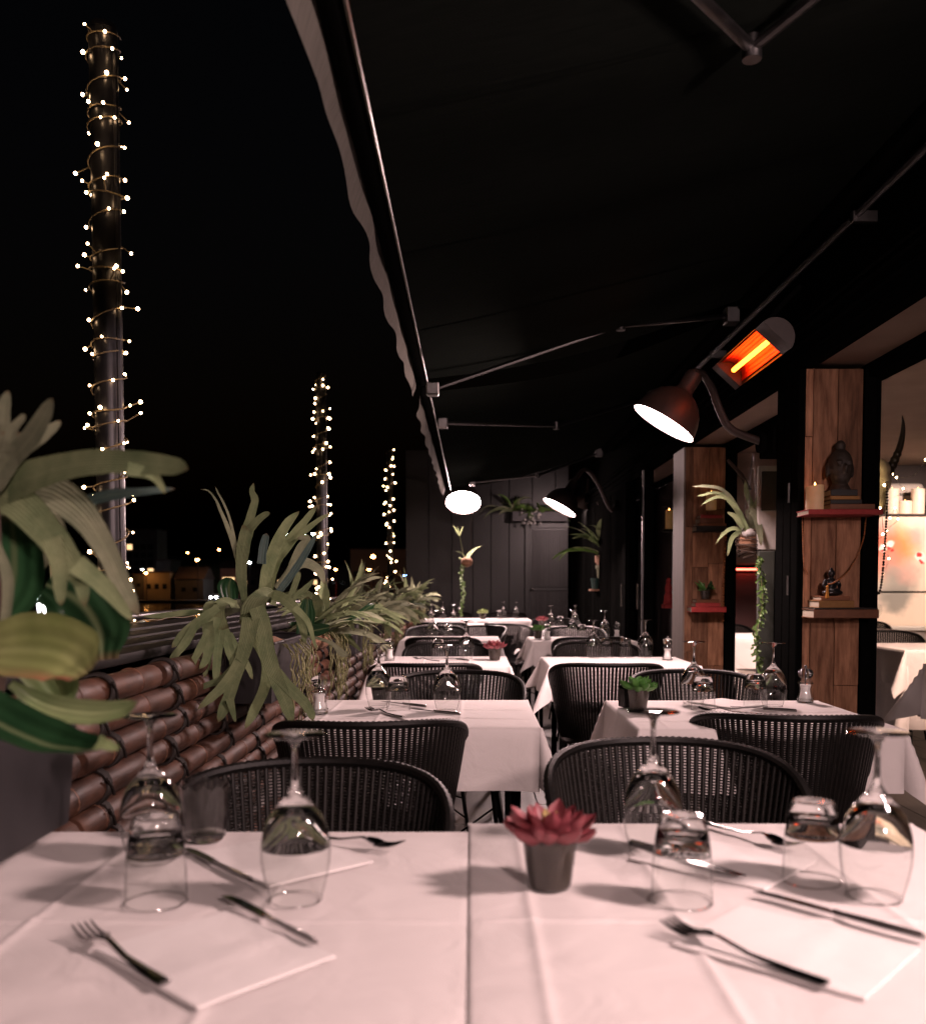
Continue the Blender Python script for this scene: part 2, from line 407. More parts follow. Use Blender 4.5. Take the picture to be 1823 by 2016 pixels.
def blade(m, rib=.5, veins=0.0, freq=60.0, slant=3.0, edge=None, stripes=0.0):
    """midrib, side veins and edge tint along a leaf blade"""
    N = m.node_tree.nodes; L = m.node_tree.links; b = N['Principled BSDF']
    src = b.inputs['Base Color'].links[0].from_socket
    at = N.new('ShaderNodeAttribute'); at.attribute_name = 'blade'; sx = N.new('ShaderNodeSeparateXYZ'); L.new(at.outputs['Vector'], sx.inputs[0])
    ab = N.new('ShaderNodeMath'); ab.operation = 'ABSOLUTE'; L.new(sx.outputs['Y'], ab.inputs[0])
    mr = N.new('ShaderNodeMapRange'); mr.inputs['From Min'].default_value = .02; mr.inputs['From Max'].default_value = .16; mr.inputs['To Min'].default_value = rib; mr.inputs['To Max'].default_value = 0
    L.new(ab.outputs[0], mr.inputs['Value'])
    mx = N.new('ShaderNodeMix'); mx.data_type = 'RGBA'; mx.blend_type = 'SCREEN'; mx.inputs[7].default_value = (.22, .24, .12, 1)
    L.new(mr.outputs[0], mx.inputs[0]); L.new(src, mx.inputs[6]); src = mx.outputs[2]
    m1 = N.new('ShaderNodeMath'); m1.operation = 'MULTIPLY'; m1.inputs[1].default_value = freq; L.new(sx.outputs['X'], m1.inputs[0])
    m2 = N.new('ShaderNodeMath'); m2.operation = 'MULTIPLY_ADD'; m2.inputs[1].default_value = -slant; L.new(ab.outputs[0], m2.inputs[0]); L.new(m1.outputs[0], m2.inputs[2])
    if stripes: 
        m2 = N.new('ShaderNodeMath'); m2.operation = 'MULTIPLY'; m2.inputs[1].default_value = stripes; L.new(sx.outputs['Y'], m2.inputs[0])
    sn = N.new('ShaderNodeMath'); sn.operation = 'SINE'; L.new(m2.outputs[0], sn.inputs[0])
    if veins:
        v2 = N.new('ShaderNodeMapRange'); v2.inputs['From Min'].default_value = -1; v2.inputs['To Min'].default_value = 1 - veins; v2.inputs['To Max'].default_value = 1 + veins
        L.new(sn.outputs[0], v2.inputs['Value'])
        mv = N.new('ShaderNodeMix'); mv.data_type = 'RGBA'; mv.blend_type = 'MULTIPLY'; mv.inputs[0].default_value = 1
        L.new(src, mv.inputs[6]); L.new(v2.outputs[0], mv.inputs[7]); src = mv.outputs[2]
        old = b.inputs['Normal'].links
        bp = N.new('ShaderNodeBump'); bp.inputs['Strength'].default_value = .35; bp.inputs['Distance'].default_value = .0015; L.new(sn.outputs[0], bp.inputs['Height'])
        if old: L.new(old[0].from_socket, bp.inputs['Normal'])
        L.new(bp.outputs[0], b.inputs['Normal'])
    if edge:
        me_ = N.new('ShaderNodeMapRange'); me_.inputs['From Min'].default_value = .55; me_.inputs['From Max'].default_value = 1.0; L.new(sx.outputs['Y'], me_.inputs['Value'])
        mu = N.new('ShaderNodeMath'); mu.operation = 'MULTIPLY'; L.new(me_.outputs[0], mu.inputs[0]); L.new(sx.outputs['X'], mu.inputs[1])
        ed = N.new('ShaderNodeMix'); ed.data_type = 'RGBA'; ed.inputs[7].default_value = (*edge, 1); L.new(mu.outputs[0], ed.inputs[0]); L.new(src, ed.inputs[6]); src = ed.outputs[2]
    tp = N.new('ShaderNodeMapRange'); tp.inputs['From Min'].default_value = .90; tp.inputs['From Max'].default_value = 1.0; tp.inputs['To Max'].default_value = .75; L.new(sx.outputs['X'], tp.inputs['Value'])
    td = N.new('ShaderNodeMix'); td.data_type = 'RGBA'; td.inputs[7].default_value = (.13, .085, .045, 1); L.new(tp.outputs[0], td.inputs[0]); L.new(src, td.inputs[6]); src = td.outputs[2]
    L.new(src, b.inputs['Base Color'])
    for n_ in N:
        if n_.type == 'BSDF_TRANSLUCENT': L.new(src, n_.inputs['Color'])
MT['heart'] = M('yellow_green_heart_leaf', (.36, .26, .10), (.46, .36, .15), rough=.45, scale=30, trans=.1)
MT['orchid2'] = M('red_edged_leaf', (.19, .25, .07), (.36, .38, .16), rough=.42, scale=7, trans=.15)
blade(MT['fern'], .14, .035, stripes=30); blade(MT['fern2'], .2, .04, stripes=24); blade(MT['glossy'], .4, .06, stripes=14)
blade(MT['blue'], .2, .1, stripes=10); blade(MT['orchid'], .25, .05, stripes=13); blade(MT['orchid2'], .2, .07, stripes=15, edge=(.42, .06, .07)); blade(MT['vine'], .2)
for k_ in ('flame', 'redtube'): MT[k_].cycles.emission_sampling = 'NONE'

# ================================================================== the setting
# terrace floor: one base sheet and the deck boards one by one
fl = MB().box(-2.0, 7.2, -1.5, 15.0, -0.30, -0.024).build('terrace_floor', MT['floor'], smooth=False)
tag(fl, 'dark brown boarded floor of the terrace and dining room', 'floor', kind='structure')
board_me = [MB().bbox(-.0945, .0945, 0, L_, -.022, 0, .003).mesh('deck_board', MT['floor'], True, 30) for L_ in (2.39, 1.79)]
for i in range(23):
    x = -.80 + .192 * i + .096
    y = -.6 - rnd.random() * 1.5
    while y < 13.4:
        k = rnd.randrange(2); b = O('deck_board', board_me[k], fl, (x, y, 0)); y += (2.4, 1.8)[k]

water_m = M('harbour_water', (.003, .005, .006), (.004, .007, .008), rough=.12, scale=2, bump=.5, bscale=.45, bdist=.3, stretch=(.35, 1, 1))
wt = MB().add([(-900, -60, 0), (600, -60, 0), (600, 1500, 0), (-900, 1500, 0)], [(0, 1, 2, 3)]).build('water', water_m, smooth=False, loc=(0, 0, -2.6))
tag(wt, 'black harbour water with lamp reflections', 'water', kind='structure')
quay = MB().box(-6.0, 30, -40, 60, -6, -.31).build('quay', M('quay_stone', (.08, .075, .07), (.12, .11, .1), rough=.9, scale=2), smooth=False)
quay.data.vertices  # the quay below the terrace
for v_ in quay.data.vertices:
    if v_.co.x < -5: v_.co.x = -2.2
tag(quay, 'stone quay under the terrace', 'quay', kind='structure')

# far shore, with a low hill behind
hm = MB(); n = 90
for i in range(n + 1):
    x = -420 + 720 * i / n
    h = 9 + 9 * noise.noise((x * .008, 3.1, 0)) + 5 * noise.noise((x * .03, 7.7, 0))
    h = max(3, h + 4)
    for (yy, zz) in ((330, -4), (345, h * .55), (390, h), (520, h * 1.15), (620, -4)):
        hm.v.append((x, yy, zz))
for i in range(n):
    for j in range(4):
        a = i * 5 + j; hm.f.append((a, a + 5, a + 6, a + 1))
hl = hm.build('hills', M('dark_hillside', (.016, .020, .012), (.05, .05, .035), rough=1, scale=.06, contrast=.15), angle=None)
tag(hl, 'low dark hillside behind the far shore', 'hill', kind='structure')
sh = MB().box(-420, 300, 214, 340, -8, -2.0).build('far_shore', M('far_quay_concrete', (.09, .085, .08), (.14, .13, .12), rough=.9, scale=.2), smooth=False)
tag(sh, 'low concrete quay along the far shore', 'shore', kind='structure')

# ================================================================== restaurant front (x = 1.40) and dining room
WX = 1.40
HZ = P(1579, 715, 4.0).z                      # underside of the lintel
front = empty('restaurant_front', (WX, 0, 0))
tag(front, 'black painted lintel and fascia above the open restaurant front', 'facade')
MB().bbox(0, .045, -2, 13.5, HZ - .02, HZ + .16, .004).build('lower_track', MT['blacksteel'], front)
MB().bbox(.02, .05, -2, 13.5, HZ + .16, 3.4, .004).build('fascia', MT['blackpaint'], front)
for i in range(3):
    MB().bbox(-.012 - .006 * i, .0, -2, 13.5, HZ + .03 + .05 * i, HZ + .042 + .05 * i, .002).build('trim_strip', MT['blacksteel'], front)
MB().box(.05, .27, -2, 13.4, HZ, HZ + .05).build('soffit', MT['soffit'], front, smooth=False)
MB().bbox(.27, .36, -2, 13.5, HZ - .06, HZ + .3, .004).build('door_track', MT['blacksteel'], front)

room = MB()
room.box(1.77, 7.0, -1, 14.2, 2.5, 2.6)
rc = room.build('ceiling', MT['plaster'], smooth=False); tag(rc, 'warm brown dining room ceiling', 'ceiling', kind='structure')
w1 = MB().box(1.7, 7.0, 14.0, 14.2, 0, 2.498).build('dining_room_end_wall', MT['darkplaster'], smooth=False)
tag(w1, 'dark end wall of the dining room', 'wall', kind='structure')
w2 = MB().box(6.9, 7.1, -1, 13.99, 0, 2.498).build('dining_room_side_wall', MT['plaster'], smooth=False)
tag(w2, 'plaster side wall of the dining room', 'wall', kind='structure')
w3 = MB().box(3.2, 6.89, 10.45, 10.6, 0, 2.497).build('dining_room_dark_wall', MT['darkplaster'], smooth=False)
tag(w3, 'dark brown wall behind the row of candles', 'wall', kind='structure')

# painted panel (partition) with candle shelf on top
def painting_material():
    m = M('watercolour_panel', (.80, .66, .54), (.86, .73, .62), rough=.7, scale=1.2)
    N = m.node_tree.nodes; L = m.node_tree.links; b = N['Principled BSDF']
    src = b.inputs['Base Color'].links[0].from_socket
    tc = N.new('ShaderNodeTexCoord')
    ds = N.new('ShaderNodeTexNoise'); ds.inputs['Scale'].default_value = 7; ds.inputs['Detail'].default_value = 5
    L.new(tc.outputs['Object'], ds.inputs['Vector'])
    add = N.new('ShaderNodeMix'); add.data_type = 'RGBA'; add.blend_type = 'LINEAR_LIGHT'; add.inputs[0].default_value = .09
    L.new(tc.outputs['Object'], add.inputs[6]); L.new(ds.outputs['Color'], add.inputs[7])
    def blob(cx, cz, r, col, s, soft=.5):
        nonlocal src
        d = N.new('ShaderNodeVectorMath'); d.operation = 'DISTANCE'; d.inputs[1].default_value = (cx, 0, cz)
        mu = N.new('ShaderNodeVectorMath'); mu.operation = 'MULTIPLY'; mu.inputs[1].default_value = (1, 0, 1)
        L.new(add.outputs[2], mu.inputs[0]); L.new(mu.outputs[0], d.inputs[0])
        mr = N.new('ShaderNodeMapRange'); mr.inputs['From Min'].default_value = r * soft; mr.inputs['From Max'].default_value = r
        mr.inputs['To Min'].default_value = s; mr.inputs['To Max'].default_value = 0
        L.new(d.outputs['Value'], mr.inputs['Value'])
        mx = N.new('ShaderNodeMix'); mx.data_type = 'RGBA'
        L.new(mr.outputs[0], mx.inputs[0]); L.new(src, mx.inputs[6]); mx.inputs[7].default_value = (*col, 1); src = mx.outputs[2]
    for a in PAINT: blob(*a)
    L.new(src, b.inputs['Base Color'])
    return m
PD = 10.0
pc = P(1770, 1130, PD)
def pp(xd, yd):
    q = P(xd, yd, PD); return (q.x - pc.x, q.z)
PAINT = []
for (xd, yd, r, col, s, soft) in ((1768, 1075, .17, (.80, .27, .03), .9, .3), (1752, 1080, .26, (.80, .36, .16), .65, .1), (1732, 1060, .16, (.72, .16, .11), .75, .1),
        (1740, 1095, .20, (.72, .18, .12), .75, .1), (1760, 1125, .16, (.45, .36, .33), .6, .2), (1772, 1150, .15, (.33, .31, .28), .8, .4), (1752, 1170, .14, (.42, .39, .35), .75, .4),
        (1765, 1180, .12, (.30, .29, .26), .75, .4), (1738, 1035, .09, (.55, .36, .32), .6, .2), (1805, 1055, .10, (.40, .33, .32), .6, .2), (1725, 1110, .08, (.80, .30, .24), .6, .2),
        (1790, 1125, .12, (.80, .42, .36), .5, .1), (1755, 1072, .035, (.9, .85, .8), .95, .6), (1752, 1080, .02, (.62, .03, .03), 1, .5), (1759, 1086, .02, (.62, .03, .03), 1, .5), (1737, 1080, .04, (.9, .85, .8), .95, .6),
        (1735, 1084, .018, (.62, .03, .03), 1, .5), (1742, 1076, .016, (.62, .03, .03), 1, .5), (1812, 1095, .05, (.9, .85, .8), .95, .6), (1810, 1090, .02, (.62, .03, .03), 1, .5), (1815, 1102, .022, (.62, .03, .03), 1, .5)):
    a, b_ = pp(xd, yd); PAINT.append((a, b_, r * (1.55 if r > .06 else 1.3), col, min(1, s * 1.2), soft))
ptop = P(1770, 1016, PD).z
pan = empty('painted_partition', (pc.x, PD, 0))
tag(pan, 'cream partition painted with orange and grey watercolour flowers below the candles', 'partition')
MB().box(-.85, 2.0, 0, .22, 0, ptop).build('panel', painting_material(), pan, smooth=False)
MB().bbox(-.86, 2.01, -.012, -.002, P(1770, 1165, PD).z - .006, P(1770, 1165, PD).z + .006, .002).build('rail', MT['blacksteel'], pan)
MB().bbox(-.87, 2.02, -.03, .25, ptop + .001, ptop + .022, .003).build('shelf_top', MT['darkplaster'], pan)
MB().bbox(-.86, 2.01, -.30, -.02, .70, .74, .005).build('bench_ledge', MT['whiteframe'], pan)

# dark red partition with the red lamp, seen between the columns
rp = empty('red_partition', (2.55, 9.4, 0)); tag(rp, 'dark red partition under a glowing red line between the columns', 'partition')
MB().bbox(-.65, .55, 0, .1, 0, P(1460, 1128, 9.4).z, .005).build('panel', MT['redpanel'], rp)
MB().bbox(-.65, .55, .02, .08, P(1460, 1112, 9.4).z, 2.49, .005).build('upper_panel', MT['plaster'], rp)
rl = empty('red_tube_lamp', tuple(P(1468, 1121, 9.33))); tag(rl, 'red glowing tube lamp above the dark red partition', 'lamp')
MB().tube([(-.12, 0, 0), (.16, 0, 0)], .010, 8).build('tube', MT['redtube'], rl)
MB().bbox(-.14, .18, .004, .03, .012, .03, .003).build('housing', MT['blacksteel'], rl)

# ---- columns clad with planks, a black steel frame on the terrace side
def clad_column(y0, y1, x0, x1, label, side, cols, seed):
    r = random.Random(seed)
    t = empty('clad_column', (x0, y0, 0)); tag(t, label, 'column', 'wood-clad columns along the restaurant front')
    w = x1 - x0; d = y1 - y0; top = HZ - .022
    MB().box(.016, w, .016, d, 0, top).build('core', MT['blackpaint'], t, smooth=False)
    cw = sum(cols); x = .004
    for c in cols:
        ww = c / cw * (w - .008); z = 0
        while z < top - .01:
            h = r.uniform(.35, .95)
            z2 = min(top, z + h)
            if top - z2 < .2: z2 = top
            dp = r.uniform(.0, .004)
            MB().bbox(x + .0012, x + ww - .0012, -dp, .0158, z + .0012, z2 - .0012, .0012).build('plank', MT['wood'], t)
            z = z2
        x += ww
    if side == 'black':
        for (a, b_) in ((0, d * .30), (d * .31, d * .64), (d * .65, d)):
            MB().bbox(-.022, .0155, a + .002, b_ - .002, 0, top, .004).build('frame_post', MT['blacksteel'], t)
        for z in (.62, 1.12, 1.52):
            MB().tube([(-.030, d * .305, z), (-.030, d * .305, z + .085)], .007, 8).build('hinge', MT['alu'], t)
    else:
        MB().bbox(-.006, .0155, .0, d, 0, top, .003).build('pale_board', MT['palewood'], t)
    MB().bbox(w + .001, w + .055, -.012, .07, 0, top, .004).build('door_frame', MT['blacksteel'], t)
    MB().bbox(w + .055, w + .075, .0, .06, 0, top, .003).build('frame_edge', MT['blacksteel'], t)
    return t
C1Y, C2Y = 4.0, 6.22
clad_column(C1Y, C1Y + .29, 1.405, 1.655, 'wood-clad column in front, holding two book shelves beside the horned skull', 'black', (1.0, 3.2, 3.2), 3)
clad_column(C2Y, C2Y + .33, 1.405, 1.675, 'wood-clad column with a pale board edge, second along the restaurant front', 'pale', (1.2, 2.6, 2.6), 5)

clad_column(.84, 1.13, 1.405, 1.655, 'wood-clad column nearest the camera, carrying the lamp beside the front right table', 'black', (1.0, 3.2, 3.2), 11)
clad_column(-1.5, -1.2, 1.405, 1.655, 'wood-clad column behind the camera, carrying the added fill lamp', 'black', (1.0, 3.2, 3.2), 13)
# black folding doors and wall beyond the second column
for k, (ya, yb, lab) in enumerate(((7.35, 7.62, 'narrow black folded door beyond the pale-edged column'), (8.15, 8.45, 'black folded door left of the narrow glowing gap'))):
    t = empty('folded_door', (WX, ya, 0)); tag(t, lab, 'door', 'black folded doors')
    MB().bbox(-.05, .02, 0, yb - ya, 0, HZ - .03, .006).build('leaf', MT['blackpaint'], t)
    MB().bbox(-.065, -.05, .02, .05, 0, HZ - .03, .003).build('edge_bar', MT['dullsteel'] if k == 0 else MT['blacksteel'], t)
    MB().tube([(-.075, .14, .98), (-.075, .14, 1.18)], .009, 8).build('handle', MT['alu'], t)
sw = empty('black_side_wall', (WX, 8.46, 0)); tag(sw, 'black vertically boarded wall on the right beyond the folded doors', 'wall')
for i in range(17):
    MB().bbox(-.02 + rnd.uniform(-.004, .004), .0, i * .298, i * .298 + .292, 0, HZ - .03, .004).build('plank', MT['blackpaint'], sw)
ibk = MB().box(1.68, 1.72, 7.0, 13.9, 0, 2.49).build('dining_room_inner_wall', MT['darkplaster'], smooth=False)
tag(ibk, 'dark inner lining behind the folded doors', 'wall', kind='structure')

# far end wall
FY = 13.5
MT['wallpaint'] = M('worn_black_boarding', (.0036, .0033, .0033), (.0080, .0072, .0072), rough=.42, scale=6, stretch=(3, 3, .5), bump=.2, bscale=40, objvar=.2)
ew = empty('black_plank_wall', (0, FY, 0)); tag(ew, 'black plank wall closing the far end of the terrace', 'wall')
MB().box(-.93, 1.39, .03, .16, 0, 3.1).build('backing', MT['wallpaint'], ew, smooth=False)
x = -.94
while x < 1.36:
    w = rnd.choice((.26, .30, .33)); x2 = min(x + w, 1.38)
    MB().bbox(x + .003, x2 - .003, -rnd.uniform(.0, .008), .029, 0, 3.1, .004).build('plank', MT['wallpaint'], ew)
    x = x2
dx0, dx1, dzt = P(1043, 1040, FY).x, P(1172, 1040, FY).x, P(1100, 1040, FY).z
dr = empty('far_door', ((dx0 + dx1) / 2, FY - .03, 0)); tag(dr, 'black door with a ribbed grey sheet at the far end of the terrace', 'door')
hw = (dx1 - dx0) / 2
MB().bbox(-hw - .07, -hw, -.03, .018, 0, dzt + .07, .004).build('jamb', MT['wallpaint'], dr)
MB().bbox(hw, hw + .07, -.03, .018, 0, dzt + .07, .004).build('jamb', MT['wallpaint'], dr)
MB().bbox(-hw, hw, -.03, .018, dzt, dzt + .07, .004).build('head_frame', MT['wallpaint'], dr)
MB().box(-hw, hw, 0, .012, 0, dzt).build('leaf', MT['wallpaint'], dr, smooth=False)
zr = P(1100, 1160, FY).z
rib_me = MB().bbox(-.0085, .0085, -.016, 0, zr + .03, dzt - .03, .004).mesh('rib', MT['ribbed'])
rib2_me = MB().bbox(-.0085, .0085, -.016, 0, .1, zr - .03, .004).mesh('rib', MT['ribbed'])
nr_ = int(hw * 2 / .026) - 2
for i in range(nr_):
    xx = -hw + .04 + i * .026
    O('rib', rib_me, dr, (xx, 0, 0)); O('rib', rib2_me, dr, (xx, 0, 0))
MB().bbox(-hw + .02, hw - .02, -.022, -.001, zr - .025, zr + .025, .004).build('middle_rail', MT['wallpaint'], dr)
MB().ball((-hw + .03, -.05, zr), .022).build('knob', MT['alu'], dr)

# ================================================================== bamboo fence, ledge, planters
FX = -0.80
bf = empty('bamboo_fence', (FX, 0, 0)); tag(bf, 'brown bamboo pole fence lashed with black cord along the left side', 'fence')
BR = .032
def bamboo_mesh(L_, seed):
    r = random.Random(seed); pts = []; rad = []; y = 0; nodes = []
    q = r.uniform(.08, .3)
    while q < L_ - .05: nodes.append(q); q += r.uniform(.26, .40)
    ys = sorted(set([0, .004, L_ - .004, L_] + [round(L_ * i / 26, 4) for i in range(27)] + [round(a + d, 4) for a in nodes for d in (-.012, -.004, 0, .004, .012)]))
    for y in ys:
        a = BR * (1 + .05 * noise.noise((seed * 3.3, y * 2, 0)))
        for nn in nodes:
            d = abs(y - nn)
            if d < .003: a -= .0012
            elif d < .006: a += .0022
        if y in (0, L_): a *= .93
        pts.append((.004 * noise.noise((y * 1.3, seed, 0)), y, .004 * noise.noise((y * 1.1, 5, seed)))); rad.append(a)
    return MB().tube(pts, rad, 14).mesh('bamboo_pole', MT['bamboo'], True, 50), nodes
bvars = [bamboo_mesh(2.3, s) for s in range(5)]
ring_me = MB().tube([(.0325 * math.cos(a), 0, .0325 * math.sin(a)) for a in [2 * math.pi * i / 18 for i in range(18)]], .0014, 6, closed=True).mesh('node_ring', MT['node'])
NP = 13
for i in range(NP):
    z = .934 - i * .0665
    y = .15 - rnd.random() * 1.2
    while y < 12.6:
        k = rnd.randrange(5)
        p = O('bamboo_pole', bvars[k][0], bf, (rnd.uniform(-.006, .006), y, z + rnd.uniform(-.002, .002)))
        if i < 8 and y < 7:
            for nn in bvars[k][1]: O('node_ring', ring_me, p, (0, nn, 0))
        y += 2.32
la = MB()
for o_ in (-.009, .0, .009):
    la.tube([(.0365 * math.cos(a), o_ + .004 * math.sin(2 * a), .0365 * math.sin(a)) for a in [2 * math.pi * i / 16 for i in range(16)]], .0042, 6, closed=True)
la.tube([(.038, -.02, .02), (.041, 0, 0), (.038, .02, -.02)], .004, 6)
lash_me = la.mesh('lashing', MT['lash'])
for i in range(9):
    z = .934 - i * .0665
    for k in range(22):
        O('lashing', lash_me, bf, (0, .58 + .47 * k + .05 * math.sin(i * 2.3 + k), z), (0, 0, rnd.uniform(-.12, .12)))
for k in range(9):
    MB().bbox(-.085, -.043, -.025, .025, 0, .95, .004).build('post', MT['ledge'], bf, loc=(0, .3 + k * 1.5, 0))

lg = empty('dark_ledge', (0, 0, 0)); tag(lg, 'dark glossy wooden ledge running behind the bamboo fence', 'ledge')
for (xa, xb, z0, z1) in ((-.98, -.895, .955, .985), (-1.10, -.99, .962, .99), (-1.24, -1.11, .966, .996), (-1.40, -1.25, .972, 1.004)):
    MB().bbox(xa, xb, -.5, 13.2, z0, z1, .006, 2).build('board', MT['ledge'], lg)
MB().bbox(-1.385, -1.345, -.5, 13.2, 0, .971, .004).build('outer_face', MT['ledge'], lg)
MB().tube([(-1.43, -.5, 1.03), (-1.43, 13.2, 1.03)], .017, 12).build('hand_rail', MT['pole'], lg)
ls = empty('ledge_light_string', (-1.385, 0, 1.012)); tag(ls, 'short string of tiny warm lights lying along the dark ledge', 'light string')
wpts = [(.012 * math.sin(i * .9), 2.6 + i * .09, .004 * math.sin(i * 1.7)) for i in range(40)]
MB().tube(wpts, .0016, 5).build('wire', MT['wire'], ls)
tiny = MB().ball((0, 0, 0), .0038, 6, 4).mesh('bulb', MT['bulb'])
for i in range(0, 40, 2):
    if rnd.random() < .75: O('bulb', tiny, ls, (wpts[i][0], wpts[i][1], .006))

PLX0, PLX1 = -.80, -.615
PLANT = []
def planter(y0, y1, label, name='zinc_planter'):
    t = empty(name, (PLX0, y0, .79)); tag(t, label, 'planter', 'grey metal planters hung on the bamboo fence')
    L_ = y1 - y0; W = PLX1 - PLX0; H = .185; tp = .012
    v = []
    for (z, o_) in ((0, tp), (H, 0)):
        v += [(o_, o_, z), (W - o_, o_, z), (W - o_, L_ - o_, z), (o_, L_ - o_, z)]
    b = MB().add(v, [(0, 3, 2, 1), (0, 1, 5, 4), (1, 2, 6, 5), (2, 3, 7, 6), (3, 0, 4, 7)])
    b.build('box', MT['zinc'], t, smooth=False)
    for (a, c, d, e) in ((-.004, W + .004, -.004, .008), (-.004, W + .004, L_ - .008, L_ + .004), (-.004, .008, .008, L_ - .008), (W - .008, W + .004, .008, L_ - .008)):
        MB().bbox(a, c, d, e, H, H + .007, .002).build('rim', MT['zinc'], t)
    MB().box(.006, W - .006, .006, L_ - .006, H - .03, H - .018).build('soil', MT['earth'], t, smooth=False)
    for q in (.25, .75): MB().bbox(-.03, .0, L_ * q - .02, L_ * q + .02, H - .05, H + .012, .002).build('hook', MT['blacksteel'], t)
    return t
planter(.72, 1.46, 'grey metal planter nearest the camera, at the left picture edge')
planter(2.92, 3.62, 'grey metal planter under the large staghorn fern, beside the second table')
planter(5.05, 5.80, 'grey metal planter third along the fence, hung with pale roots')
planter(7.3, 8.05, 'grey metal planter fourth along the fence')
planter(9.5, 10.25, 'grey metal planter farthest along the fence')

# ================================================================== chairs
def chair_surface(th, v):
    """th -1..1 round the tub, v 0 at the seat .. 1 at the rim"""
    a = th * R(114)
    zr = .50 + .300 * max(0, 1 - abs(th) ** 3.6) ** .6
    z = .425 + (zr - .425) * v
    q = (z - .425) / .39
    rx = .205 + .075 * q ** .8; ry = .20 + .085 * q ** .9
    return Vector((rx * math.sin(a), .02 - ry * math.cos(a), z))

def build_chair():
    t = empty('wicker_chair')
    NR, NROW = 64, 58
    ths = [(-1 + 2 * (i + .5) / NR) for i in range(NR)]
    b = MB()
    for i, th in enumerate(ths):           # upright stakes
        pts = [chair_surface(th, v / 7) for v in range(8)]
        b.tube(pts, .0056, 6, cap=False)
    for r in range(NROW):                  # weaving strands, over and under the stakes
        v = .02 + .955 * r / (NROW - 1)
        pts = []
        for i in range(-1, NR + 1):
            th = max(-1, min(1, -1 + 2 * (i + .5) / NR))
            p = chair_surface(th, v); c = Vector((0, .02, p.z)); d = (p - c).normalized()
            pts.append(p + d * (.0014 * (1 if (i + r) % 2 else -1)) + Vector((0, 0, .0006 * math.sin(i * 1.9 + r))))
        b.tube(pts, .0024, 4, cap=False)
    b.build('woven_shell', MT['wicker'], t, True, None)
    n = 150; pts = [chair_surface(-1 + 2 * i / n, 1.0) for i in range(n + 1)]
    rr = [.0108 + .0011 * (1 if i % 2 else -1) for i in range(n + 1)]
    e0 = chair_surface(-1, 0); e1 = chair_surface(1, 0)
    MB().tube([e0] + pts + [e1], [.010] + rr + [.010], 8).build('rim', MT['rope'], t)
    MB().tube([chair_surface(-1 + 2 * i / 32, 0) for i in range(33)], .009, 6).build('lower_rail', MT['rope'], t)
    s = MB(); seg = 40
    prof = ((.0, .405), (.80, .408), (.97, .414), (1.0, .428), (.96, .440), (.80, .446), (0, .440))
    for (k, z) in prof:
        for j in range(seg):
            a = 2 * math.pi * j / seg
            ex = math.copysign(abs(math.cos(a)) ** .8, math.cos(a)); ey = math.copysign(abs(math.sin(a)) ** .8, math.sin(a))
            s.v.append((.215 * k * ex, .03 + .225 * k * ey, z))
    for i in range(len(prof) - 1):
        for j in range(seg):
            j2 = (j + 1) % seg; s.f.append((i * seg + j, i * seg + j2, (i + 1) * seg + j2, (i + 1) * seg + j))
    s.build('seat', MT['wicker'], t)
    lg_ = [((-.15, .17, .41), (-.20, .235, .0)), ((.15, .17, .41), (.20, .235, .0)), ((-.14, -.12, .41), (-.20, -.22, 0)), ((.14, -.12, .41), (.20, -.22, 0))]
    for a, c in lg_:
        MB().tube([a, c], [.0085, .0075], 8).build('leg', MT['blacksteel'], t)
    for i, j in ((0, 3), (1, 2)):
        a0, c0 = (Vector(q) for q in lg_[i]); a1, c1 = (Vector(q) for q in lg_[j])
        MB().tube([a0.lerp(c0, .35), a1.lerp(c1, .8)], .004, 6).build('brace', MT['blacksteel'], t)
        MB().tube([a0.lerp(c0, .8), a1.lerp(c1, .35)], .004, 6).build('brace', MT['blacksteel'], t)
    for i, j in ((0, 2), (1, 3)):
        a0, c0 = (Vector(q) for q in lg_[i]); a1, c1 = (Vector(q) for q in lg_[j])
        MB().tube(spline([a0.lerp(c0, .75), (a0 + a1) / 2 + Vector((0, 0, -.06)), a1.lerp(c1, .75)], 10), .005, 6).build('side_loop', MT['blacksteel'], t)
    return t
CG = 'black wicker tub chairs'
def chair(x, y, rdeg, label, group=CG): use('chair', build_chair, (x, y, 0), R(rdeg), label, 'chair', group)

chair(-.305, 1.64, 180, 'black wicker chair facing the camera across the front left table')
chair(.425, 1.90, 184, 'black wicker chair facing the camera behind the red succulent and front right table')
chair(-.285, 2.66, 4, 'black wicker chair with its back to us at the second fence-side table')
chair(.925, 2.78, -9, 'black wicker chair with its back to us at the second wall-side table, frame right')
chair(-.06, 3.66, 176, 'black wicker chair facing us on the far side of the second fence-side table')
chair(.90, 3.70, 182, 'black wicker chair facing us beyond the green succulent on the second wall-side table')
chair(-.22, 4.50, 3, 'black wicker chair with its back to us at the third fence-side table')
chair(.645, 4.50, -3, 'black wicker chair with its full back showing in the middle of the aisle')
chair(-.15, 5.72, 178, 'black wicker chair facing us on the far side of the third fence-side table')
chair(.78, 5.76, 181, 'black wicker chair facing us on the far side of the third wall-side table')
chair(-.20, 6.72, -2, 'black wicker chair with its back to us at the fourth fence-side table')
chair(.85, 6.76, 2, 'black wicker chair with its back to us at the fourth wall-side table')
chair(-.31, 8.15, 180, 'black wicker chair facing us on the far side of the fourth table, nearer the planters')
chair(.04, 8.25, 150, 'black wicker chair turned sideways on the far side of the fourth fence-side table')
chair(.88, 7.95, 180, 'black wicker chair facing us on the far side of the fourth wall-side table')
chair(-.30, 9.45, 0, 'black wicker chair with its back to us at the fifth fence-side table')
chair(.40, 9.15, -40, 'black wicker chair standing alone between the far tables')
chair(.92, 10.2, 180, 'black wicker chair facing us at the last wall-side table')
